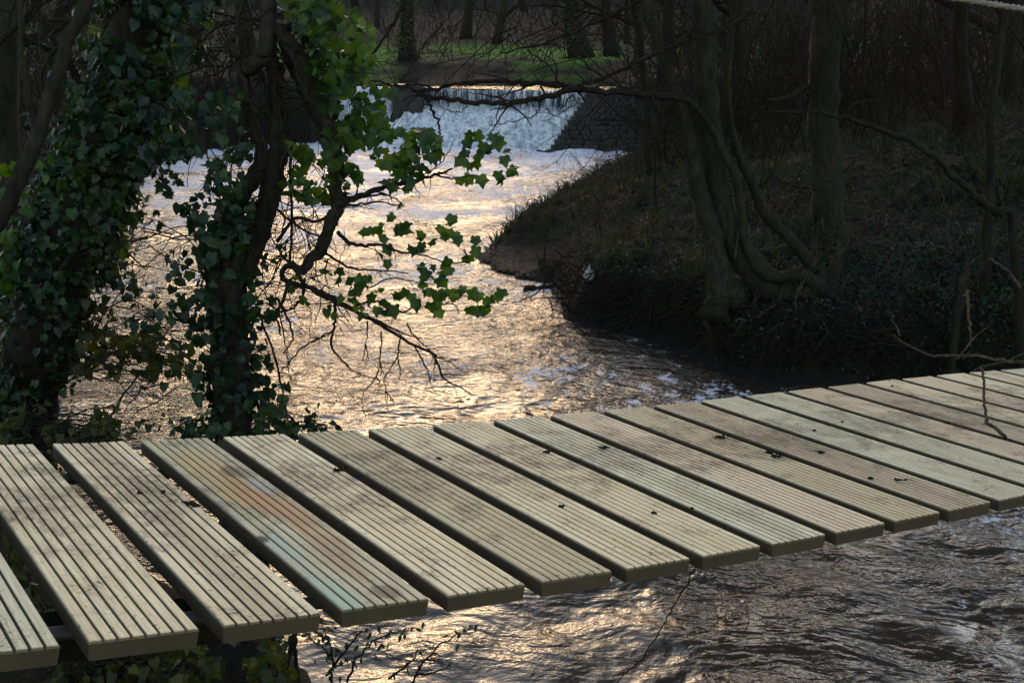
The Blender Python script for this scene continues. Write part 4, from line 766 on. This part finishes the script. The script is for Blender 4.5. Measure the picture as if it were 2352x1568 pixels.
# undercut bank: hanging roots and snagged sticks
s = MB(); g = np.random.default_rng(31)
shore = [(.48, 12.0), (.52, 11.2), (.97, 10.8), (1.47, 10.12), (1.7, 9.45), (2.12, 9.05), (2.72, 9.0), (3.4, 9.3)]
def along(u):
    P = np.array(shore); L = np.concatenate([[0], np.cumsum(np.linalg.norm(np.diff(P, axis=0), axis=1))]); u = u * L[-1]; return np.array([np.interp(u, L, P[:, 0]), np.interp(u, L, P[:, 1])])
for i in range(520):
    u = g.random() ** .85; q = along(u); q2 = along(min(1, u + .01)); nrm = np.array([(q2 - q)[1], -(q2 - q)[0]]); nrm = -nrm / (np.linalg.norm(nrm) + 1e-9)
    if nrm[1] > 0: nrm = -nrm
    z = g.uniform(.12, .62); p = np.array([*(q + nrm * g.uniform(-.12, .14)), z]); d = np.array([g.normal(0, .8), g.normal(-.15, .3), -g.uniform(-.25, 1)])
    sprout(s, p, d, g.uniform(.15, .55), g.choice([.004, .006, .009, .013], p=[.45, .3, .2, .05]), int(g.random() < .5), g, -.15, .32, (1, 2), 6)
tag(s.build('exposed_roots', M['twig']), 'tangle of exposed roots and snagged sticks hanging from the undercut right bank', 'roots', kind='stuff')
s = MB()
for pts, Y, r in ((c6([(170, 220), (260, 265), (340, 350), (380, 440), (405, 580)]), 10.6, .009), (c6([(620, 215), (700, 195), (820, 185), (990, 180)]), 12.2, .02), (c6([(930, 870), (1050, 855), (1180, 830), (1300, 800)]), 10.8, .022), (c6([(940, 870), (1040, 840), (1110, 780)]), 10.75, .014), (c6([(770, 930), (790, 800), (800, 650)]), 9.45, .007),
                  (c6([(970, 1480), (1060, 1420), (1150, 1360)]), 9.25, .012), (c6([(780, 1530), (800, 1500), (880, 1515)]), 9.15, .01), (c6([(1340, 1430), (1345, 1280), (1385, 1190), (1390, 1150)]), 9.2, .008), (c6([(1010, 560), (1015, 680), (1020, 770)]), 11, .008), (c6([(1580, 560), (1600, 640), (1610, 690)]), 10.7, .01),
                  (c6([(1200, 440), (1245, 500)]), 11.4, .016)):
    o = MB(); P, r2_ = smooth_path(ats(pts, Y), np.linspace(r, r * .6, len(pts)), 4, .004, g); o.tube(P, r2_, 6)
    tag(o.build('fallen_stick', M['twig_pale']), 'pale fallen stick lying among the trunks and roots of the right bank', 'stick', 'fallen sticks on the right bank')
# log and litter bag at the water's edge
o = MB(); P, r = smooth_path(ats([(1205, 668), (1235, 672), (1262, 670), (1288, 662)], 12.75), [.06, .085, .08, .06], 4, .01, g); o.tube(P, r, 10, True, 0, .35, g); tag(o.build('sodden_log', M['bark_dark']), 'short black sodden log lying at the tip of the mud spit', 'log')
m, nt, b, oo = mat('plastic_bag'); b.inputs['Base Color'].default_value = (.26, .29, .27, 1); b.inputs['Roughness'].default_value = .35; M['bag'] = m
c = next(q for q in (at(1353, 632, y) for y in np.arange(10.8, 14, .05)) if q[2] < gz(q[0], q[1]) + .07); th = np.linspace(0, np.pi, 12); ph = np.linspace(0, 2 * np.pi, 19)[:-1]; TH, PH = np.meshgrid(th, ph, indexing='ij'); rr = .055 * (1 + .35 * (g.random(TH.shape) - .5)); up_ = np.where(TH < .5, 1.9 - TH * 1.8, 1)
V = np.stack([rr * np.sin(TH) * np.cos(PH) * (1 - .25 * np.cos(TH)), rr * np.sin(TH) * np.sin(PH), rr * np.cos(TH) * up_], -1) + c; i = np.arange(11)[:, None] * 18; j = np.arange(18)[None]; F = np.stack([i + j, i + 18 + j, i + 18 + (j + 1) % 18, i + (j + 1) % 18], -1).reshape(-1, 4)
o = MB(); o.add(V, F); tag(o.build('plastic_bag', M['bag'], None, False), 'crumpled white plastic bag snagged at the tip of the right bank above the roots', 'bag')

# ---------------------------------------------------------------- ground cover
def scatter(n, fx, g):
    out = []
    while sum(map(len, out)) < n: out.append(fx(n, g))
    return np.vstack(out)[:n]
def on_ground(X, Y): return np.stack([X, Y, ground_z(X, Y)], -1)
g = np.random.default_rng(41)
def bankpts(n, g, y0=9, y1=30, x0=-1, x1=14, pw=1.7, lo=.03):
    Yv = y0 + (y1 - y0) * g.random(n) ** pw; Xv = x0 + (x1 - x0) * g.random(n); keep = (Xv < .47 * Yv + 1) & (sdist(Xv, Yv, RIVER) > lo) & (sdist(Xv, Yv, POOL) > .2)
    return Xv[keep], Yv[keep]
X, Yv = bankpts(90000, g); P = on_ground(X, Yv); spit = np.exp(-(((X - .25) / .82) ** 2 + ((Yv - 14.3) / 1.45) ** 2) ** 1.6); P = P[g.random(len(P)) > spit * .9]; n = len(P)
lf = MB(); sz = g.uniform(.018, .05, n) * (1 + (P[:, 1] - 9) * .05); leaves(lf, P + np.array([0, 0, .012]), g.normal(0, .55, (n, 3)) + np.array([0, 0, 1]), sz, g, OVAL * np.array([1.3, 1]), g.normal(0, 1, (n, 3)))
X = 5 + g.random(26000) * 15; Yv = 2 + g.random(26000) * 18; k = (sdist(X, Yv, RIVER) > .05) & (X > .45 * Yv); P = on_ground(X[k], Yv[k]); n = len(P); leaves(lf, P + np.array([0, 0, .012]), g.normal(0, .55, (n, 3)) + np.array([0, 0, 1]), g.uniform(.03, .07, n), g, OVAL * np.array([1.3, 1]), g.normal(0, 1, (n, 3)))
tag(lf.build('leaf_litter', M['litter']), 'brown dead leaves carpeting the slope of the right bank', 'leaf litter', kind='stuff')
def tufts(n, pts, L, g, mb, k=9, w=.004):
    for p in pts[:n]:
        for j in range(k):
            d = unit(np.array([g.normal(0, .45), g.normal(0, .45), 1])); l = L * g.uniform(.5, 1.3); s1 = np.cross(d, [g.normal(), g.normal(), 0]); s1 = unit(s1) * w * (1 + p[1] * .04); o = p + g.normal(0, .03, 3) * np.array([1, 1, 0]); dr = np.array([d[0] * .7, d[1] * .7, -.45]) * l
            mb.add([o - s1, o + s1, o + d * l * .55 + s1 * .8, o + d * l * .55 - s1 * .8, o + d * l + dr * .6], [[0, 1, 2, 3]], [[3, 2, 4]])
X, Yv = bankpts(5200, g, 9.6, 29, -1, 9, 1.3, .1); P = on_ground(X, Yv); v = vnoise(X * 1.1, Yv * 1.1, 5); P = P[(v > .42) & (((X - .25) / .8) ** 2 + ((Yv - 14.3) / 1.4) ** 2 > 1)]
gm = MB(); tufts(2300, P, .20, g, gm, 8)
e = np.array([[-.05, 15.6], [.1, 15.9], [-.2, 15.3], [.35, 13.4], [.5, 13.2], [.55, 12.4]]); tufts(len(e), on_ground(e[:, 0], e[:, 1]), .28, g, gm, 26)
tag(gm.build('grass', M['grass'], None, False), 'rough green and straw coloured grass on the near tip of the right bank', 'grass', kind='stuff')
# ground ivy above the dark hollow
cl = MB()
def ivypatch(cx, cy, rx, ry, n, sz=.05, hh=.10):
    X = cx + g.normal(0, rx, n); Yv = cy + g.normal(0, ry, n); k = sdist(X, Yv, RIVER) > -.05; X, Yv = X[k], Yv[k]; P = on_ground(X, Yv); P[:, 2] += g.random(len(P)) * hh
    leaves(cl, P, g.normal(0, .5, (len(P), 3)) + np.array([0, -.45, .8]), sz * g.uniform(.6, 1.2, len(P)), g, HEART)
ivypatch(3.7, 10.1, .65, .45, 2600, .038); ivypatch(4.6, 9.8, .5, .7, 1500, .04); ivypatch(2.9, 9.7, .3, .3, 300, .035); ivypatch(1.5, 11.3, .35, .5, 700, .032); ivypatch(3.3, 12.5, 1.2, 1.0, 600, .03, .05); ivypatch(5.5, 12, 1, 1, 500, .035, .05)
X = 2.3 + g.random(1500) * 3; Yv = 9.15 + g.normal(0, .12, 1500); P = np.stack([X, Yv + .2 * np.sin(X * 3), g.uniform(.15, .75, 1500)], -1); leaves(cl, P[:700], g.normal(0, .5, (700, 3)) + np.array([0, -1, .3]), .035, g, HEART)
tag(cl.build('ground_ivy', M['ivy_dark']), 'glossy dark ivy leaves creeping over the right bank beside the trunks', 'ivy', kind='stuff')
# small twigs standing in the undergrowth
s = MB(); X, Yv = bankpts(5200, g, 9.3, 26, 0, 10, 1.3, .1); P = on_ground(X, Yv)
for p in P[:2300]: sprout(s, p, (g.normal(0, .7), g.normal(0, .5), .7), g.uniform(.2, .7), g.uniform(.003, .006), 1, g, 0, .25, (1, 3), 5)
tag(s.build('brushwood', M['twig_pale']), 'thin dead stalks and brushwood scattered through the undergrowth of the right bank', 'brushwood', kind='stuff')

# ---------------------------------------------------------------- left bank woodland
g = np.random.default_rng(51)
s = MB()
for i in range(330):
    Yv = g.uniform(7.5, 30); X = -(.40 * Yv + g.uniform(-.3, 5)); 
    if sdist(np.array([X]), np.array([Yv]), RIVER)[0] < .1: continue
    sprout(s, (X, Yv, gz(X, Yv)), (g.normal(0, .5), g.normal(0, .4), 1), g.uniform(.6, 2.4), g.uniform(.005, .012), 2, g, .05, .22, (2, 4), 6)
for i in range(420):
    Yv = g.uniform(24, 37); X = g.uniform(-13, -4.4)
    if sdist(np.array([X]), np.array([Yv]), RIVER)[0] < .1 or sdist(np.array([X]), np.array([Yv]), POOL)[0] < .1: continue
    sprout(s, (X, Yv, gz(X, Yv)), (g.normal(0, .5), g.normal(0, .4), 1), g.uniform(.8, 3.2), g.uniform(.010, .022), 2, g, .02, .22, (3, 5), 6)
tag(s.build('thicket', M['twig']), 'dense brown bare thicket behind the ivy trees on the left bank', 'thicket', kind='stuff')
lf = MB(); n = 15000; Yv = g.uniform(6.5, 32, n); X = -(.33 * Yv + g.random(n) * 7) + .3; k = sdist(X, Yv, RIVER) > .02; P = on_ground(X[k], Yv[k]); P[:, 2] += g.random(len(P)) ** 2 * .5
leaves(lf, P, g.normal(0, .6, (len(P), 3)) + np.array([0, -.3, 1]), g.uniform(.04, .09, len(P)), g, OVAL * np.array([1.4, 1])); tag(lf.build('undergrowth', M['litter']), 'brown leafy undergrowth covering the left bank', 'undergrowth', kind='stuff')
s = MB(); n = 1600; Yv = g.uniform(6, 14, n); X = -(.36 * Yv + g.random(n) * 2.0) - .2; k = sdist(X, Yv, RIVER) > -.1; P = on_ground(X[k], Yv[k]); P[:, 2] += g.random(len(P)) * .7
leaves(s, P, g.normal(0, .6, (len(P), 3)) + np.array([0, -.5, .6]), g.uniform(.04, .07, len(P)), g, IVY); tag(s.build('ground_ivy', M['ivy']), 'green ivy climbing over the left bank beside the leaning tree', 'ivy', kind='stuff')
def wood_tree(label, x, y, r, h, seed, m='bark_dark', ivy=0, lean=(0, 0), lv=3, kids=(4, 6), group='trees of the far wood', nb=9, low=.3, name='woodland_tree'):
    g = np.random.default_rng(seed); z = gz(x, y) - .15; t = thing(name, label, 'tree', (x, y, z), group); s = MB()
    P = [np.array([x + lean[0] * k / 6 * h + g.normal(0, .012 * h), y + lean[1] * k / 6 * h + g.normal(0, .012 * h), z + h * k / 6]) for k in range(7)]; P[0] = np.array([x, y, z]); Q, rr = smooth_path(P, np.linspace(r * 1.15, r * .25, 7), 4)
    rr[:3] *= [1.5, 1.25, 1.1]; s.tube(Q, rr, 10, True, 0, .12, g); part(s, 'trunk', M[m], t); c = MB()
    for k in range(nb):
        u = low + (1 - low) * (k + g.random()) / nb; i = int(u * (len(Q) - 1)); a = g.uniform(0, 6.28); sprout(c, Q[i], (math.cos(a), math.sin(a), g.uniform(.2, .9)), h * .30 * g.uniform(.7, 1.2) * (1.15 - .5 * u), rr[i] * .55, lv - 1, g, .15, .2, kids, 7, .65)
    part(c, 'crown', M['twig'], t)
    if ivy:
        l = MB(); clad(l, Q, rr, ivy, .16 if y > 30 or y < 0 else .08, g, .5 if y > 30 else 1.1 if y < 0 else .2, lo=0, hi=.6 if y > 0 else 1); part(l, 'ivy', M['shrub'] if y > 30 else M['ivy'], t)
    return t
def pxg(px, y): return (px - 1176) / FPX * y * 1.01
ORD = ['first', 'second', 'third', 'fourth', 'fifth', 'sixth', 'seventh', 'eighth', 'ninth', 'tenth', 'eleventh', 'twelfth', 'thirteenth', 'fourteenth', 'fifteenth', 'sixteenth', 'seventeenth', 'eighteenth']
# by the pool
wood_tree('dark bare tree on the bank just left of the pool, behind the gnarled tree', pxg(822, 44), 44, .18, 15, 61, lean=(.05, 0), nb=20, group='trees round the mill pool')
wood_tree('slim ivy covered tree standing by the water beyond the weir', pxg(945, 58), 58, .30, 18, 62, nb=20, ivy=1500, lean=(.04, 0), group='trees round the mill pool')
wood_tree('broad ivy covered tree leaning left on the far bank above the weir', pxg(1330, 60), 60, .42, 19, 63, nb=22, ivy=1900, lean=(-.09, 0), group='trees round the mill pool')
wood_tree('dark flared trunk on the far bank right of the leaning ivy covered tree', pxg(1398, 60.5), 60.5, .26, 18, 64, nb=20, lean=(-.02, 0), group='trees round the mill pool')
wood_tree('straight brown trunk on the grass above the left half of the weir', pxg(1074, 76), 76, .26, 20, 65, nb=20, group='trees round the mill pool', m='bark_grey')
wood_tree('grey trunk at the pool edge right of the weir behind the low branch', pxg(1460, 46), 46, .18, 15, 66, nb=20, m='bark_grey', lean=(-.02, 0), group='trees round the mill pool')
xs = sorted([140, 330, 480, 620, 720, 880, 1010, 1140, 1200, 1270, 1430, 1520, 1640, 1760, 1950, 2080, 2200, 2330])
for i, x in enumerate(xs):
    y = 86 + 20 * math.sin(i * 2.4) + 4 * (i % 3); wood_tree('bare tree in the far wood, %s of the back row from the left' % ORD[i], pxg(x, y), y, .14 + .07 * ((i * 7) % 5) / 4, 17 + (i * 5) % 4, 70 + i, m=('bark_dark', 'bark_grey')[i % 2], group='back row of trees beyond the pool', lv=3, kids=(3, 5), nb=16, low=.08)
lab = ['thick grey tree trunk in the brown wood at the far left', 'bare tree left of the leaning ivy tree, nearest the water', 'bare tree standing between the two ivy trees on the far left shore', 'bare tree high on the left bank behind the thicket', 'bare tree by the left cascade']
for i, (x, y, r) in enumerate([(-4.9, 11.5, .17), (-5.6, 16.5, .14), (-8.2, 25, .2), (-9, 19, .2), (-7.4, 34.5, .20)]): wood_tree(lab[i], x, y, r, (9, 10, 12, 11, 15)[i], 120 + i, m=('bark_grey', 'bark_dark')[i % 2], group='bare trees of the left bank', ivy=(0, 500, 0, 400, 0)[i], nb=(11, 11, 14, 11, 24)[i], low=.15)  # crown by the left cascade made tall and dense to filter sky glare
lab = ['bare tree on the crest of the right bank behind the thin upright trunk', 'bare tree on the crest of the right bank behind the curved trunks', 'bare tree on the crest of the right bank beyond the stout upright trunk', 'bare tree standing right of the stepped weir wall', 'bare tree high on the right bank past the frame of the rope', 'bare tree on the slope below the reddish shrub']
for i, (x, y, r) in enumerate([(9.2, 22, .2), (4.4, 24, .16), (7, 26, .2), (4.2, 33, .16), (10.5, 17, .2), (5.9, 15.5, .10)]): wood_tree(lab[i], x, y, r, (10, 12, 11, 15, 10, 10)[i], 140 + i, m=('bark_grey', 'bark_dark')[i % 2], group='bare trees of the right bank', nb=(12, 16, 12, 24, 12, 12)[i], low=.15)  # crown by the weir wall made tall and dense to filter sky glare
# brush in the far wood, too dense to count
s = MB(); g = np.random.default_rng(55)
for i in range(2200):
    y = g.uniform(36, 110); px = g.uniform(-100, 2450); x = pxg(px, y)
    if sdist(np.array([x]), np.array([y]), POOL)[0] < .3: continue
    if i % 3 == 0: y = g.uniform(17, 45); px = g.uniform(1500, 2450); x = pxg(px, y)
    if 800 < px < 1420 and y < 70 and g.random() < .35: continue
    sprout(s, (x, y, gz(x, y)), (g.normal(0, .5), g.normal(0, .4), 1), g.uniform(1, 3.2), g.uniform(.012, .03), 2, g, .05, .22, (2, 4), 5)
tag(s.build('far_brush', M['twig']), 'brown bare brush filling the wood beyond the pool', 'brush', kind='stuff')
lf = MB(); n = 22000; Yv = g.uniform(60, 110, n); X = g.uniform(-32, 38, n); P = on_ground(X, Yv); leaves(lf, P + np.array([0, 0, .05]), g.normal(0, .7, (n, 3)) + np.array([0, -.3, 1]), g.uniform(.06, .14, n), g, OVAL * np.array([1.5, 1])); tag(lf.build('far_leaf_litter', M['litter']), 'fallen leaves strewn over the grass beyond the pool', 'leaf litter', kind='stuff')

lab = ['ivy covered tree on the left bank behind the viewer', 'tall ivy covered tree on the right bank behind the viewer', 'ivy covered tree downstream behind the viewer']
for i, (x, y, r) in enumerate([(-2.6, -3.5, .22), (7.6, -3, .25), (-.6, -6.5, .22)]): wood_tree(lab[i], x, y, r, 8, 160 + i, ivy=5200, nb=10, low=.1, group='trees behind the viewer')  # unseen trees added to cut low sky light on the board ends
# unseen ivy masses added high in the crowns to shade bank and dim reflections
g = np.random.default_rng(77)
def added_shade_ivy(root, pts, n, size, spread):
    l = MB()
    for (x, y, z) in pts:
        c = np.array([x, y, z]); p = c + g.normal(0, 1, (n, 3)) * np.array(spread); p = p[p[:, 2] > p[:, 1] * .05 + 3.1]; leaves(l, p, g.normal(0, .6, (len(p), 3)) + np.array([0, 0, .7]), size * g.uniform(.6, 1.3, len(p)), g, IVY)
    part(l, 'ivy', M['ivy_dark'], root)
added_shade_ivy(bpy.data.objects['upright_tree'], [(3.6, 11.2, 5.4), (3.4, 11.2, 7.2), (4.4, 11.6, 6.2), (2.6, 10.8, 6.6), (3.9, 10.6, 8.6)], 1700, .12, (.8, .8, .9))
added_shade_ivy(bpy.data.objects['coppiced_tree'], [(1.9, 9.7, 5.0), (1.5, 9.9, 6.4), (2.6, 9.4, 4.6), (3.3, 9.6, 4.4)], 1000, .11, (.6, .6, .8))
for nm, cs in (('woodland_tree.%03d' % 23, [(-4.9, 11.5, 5.5), (-5.4, 11.5, 7.5), (-4.2, 11.2, 6.5)]), ('woodland_tree.%03d' % 24, [(-5.6, 16.5, 6), (-6.5, 16.5, 8), (-4.8, 16, 7.5), (-6, 17, 10)]), ('woodland_tree.%03d' % 26, [(-9, 19, 7), (-8, 19, 10)]), ('woodland_tree.%03d' % 25, [(-8.2, 25, 6), (-7.6, 25, 8.5), (-9.2, 24, 9.5), (-7, 25.5, 11)]), ('woodland_tree.%03d' % 27, [(-7.6, 34.5, 7), (-6.8, 34.5, 9.5), (-8, 34, 12), (-6.4, 34, 12.5)])):
    r0_ = bpy.data.objects[nm]; added_shade_ivy(r0_, [(r0_.location[0] + g.normal(0, .6), r0_.location[1] + g.normal(0, .6), c[2]) for c in cs], 1300, .17, (1.2, 1.2, 1.3))
added_shade_ivy(bpy.data.objects['thin_tree'], [(4.1, 9.5, 5.0), (4.6, 9.2, 6.6), (5.4, 9.0, 5.4)], 1500, .12, (.8, .8, .9))

# ---------------------------------------------------------------- scraps lying on the boards
def deck_hit(px, py):
    u = (px - 1176) / FPX; v = -(py - 784) / FPX; r = np.array([u, math.cos(PITCH) + v * math.sin(PITCH), -math.sin(PITCH) + v * math.cos(PITCH)]); best = None
    for bd in bl:
        p, d, n = (np.array(bd[k:k + 3]) for k in (0, 3, 6)); up_ = np.cross(d, n); t = np.dot(p - np.array([0, 0, EYE]), up_) / np.dot(r, up_); h = np.array([0, 0, EYE]) + r * t; a = abs(np.dot(h - p, d))
        if best is None or a < best[0]: best = (a, h, up_)
    return best[1], best[2]
g = np.random.default_rng(61)
for i, (x, y, s_) in enumerate([(1655, 1005, 1.5), (1768, 1040, 1.3), (1785, 1048, 1.6), (1885, 1040, 1.2), (1385, 1030, 1.3), (1257, 1040, .9), (1287, 972, .6), (772, 1082, 1.1), (790, 1076, .8), (2000, 1100, .8), (2062, 1104, .9), (2175, 972, .6), (1935, 970, .5), (1868, 990, .5), (1010, 1055, .6), (440, 1158, 1.4), (1290, 1165, .6), (1500, 1180, .6), (2050, 888, .6), (375, 1132, .6), (320, 1135, .5), (1860, 1010, .4), (1590, 1170, .5)]):
    h, up_ = deck_hit(x, y); o = MB(); r0 = .0045 * s_
    for k in range(int(5 * s_) + 2):
        p = h + up_ * .001 + g.normal(0, r0 * .8, 3) * np.array([1, .6, .1]); P, r = smooth_path([p, p + g.normal(0, r0, 3) * np.array([1, .6, .25]) + up_ * .002, p + g.normal(0, r0 * 1.5, 3) * np.array([1, .6, .25]) + up_ * .001], [.0012, .0022, .0008], 2); o.tube(P, r, 4)
    q = h + g.normal(0, r0 * .5, (3, 3)) * np.array([1, 1, .1]) + up_ * .003; leaves(o, q, g.normal(0, .5, (3, 3)) + up_, r0 * 1.6, g, OVAL * np.array([1.3, 1]), g.normal(0, 1, (3, 3)))
    tag(o.build('leaf_scrap', M['bark_dark'], None, False), 'small dark scrap of dead leaf and moss lying on the grooved boards', 'leaf scrap', 'scraps scattered on the boards')
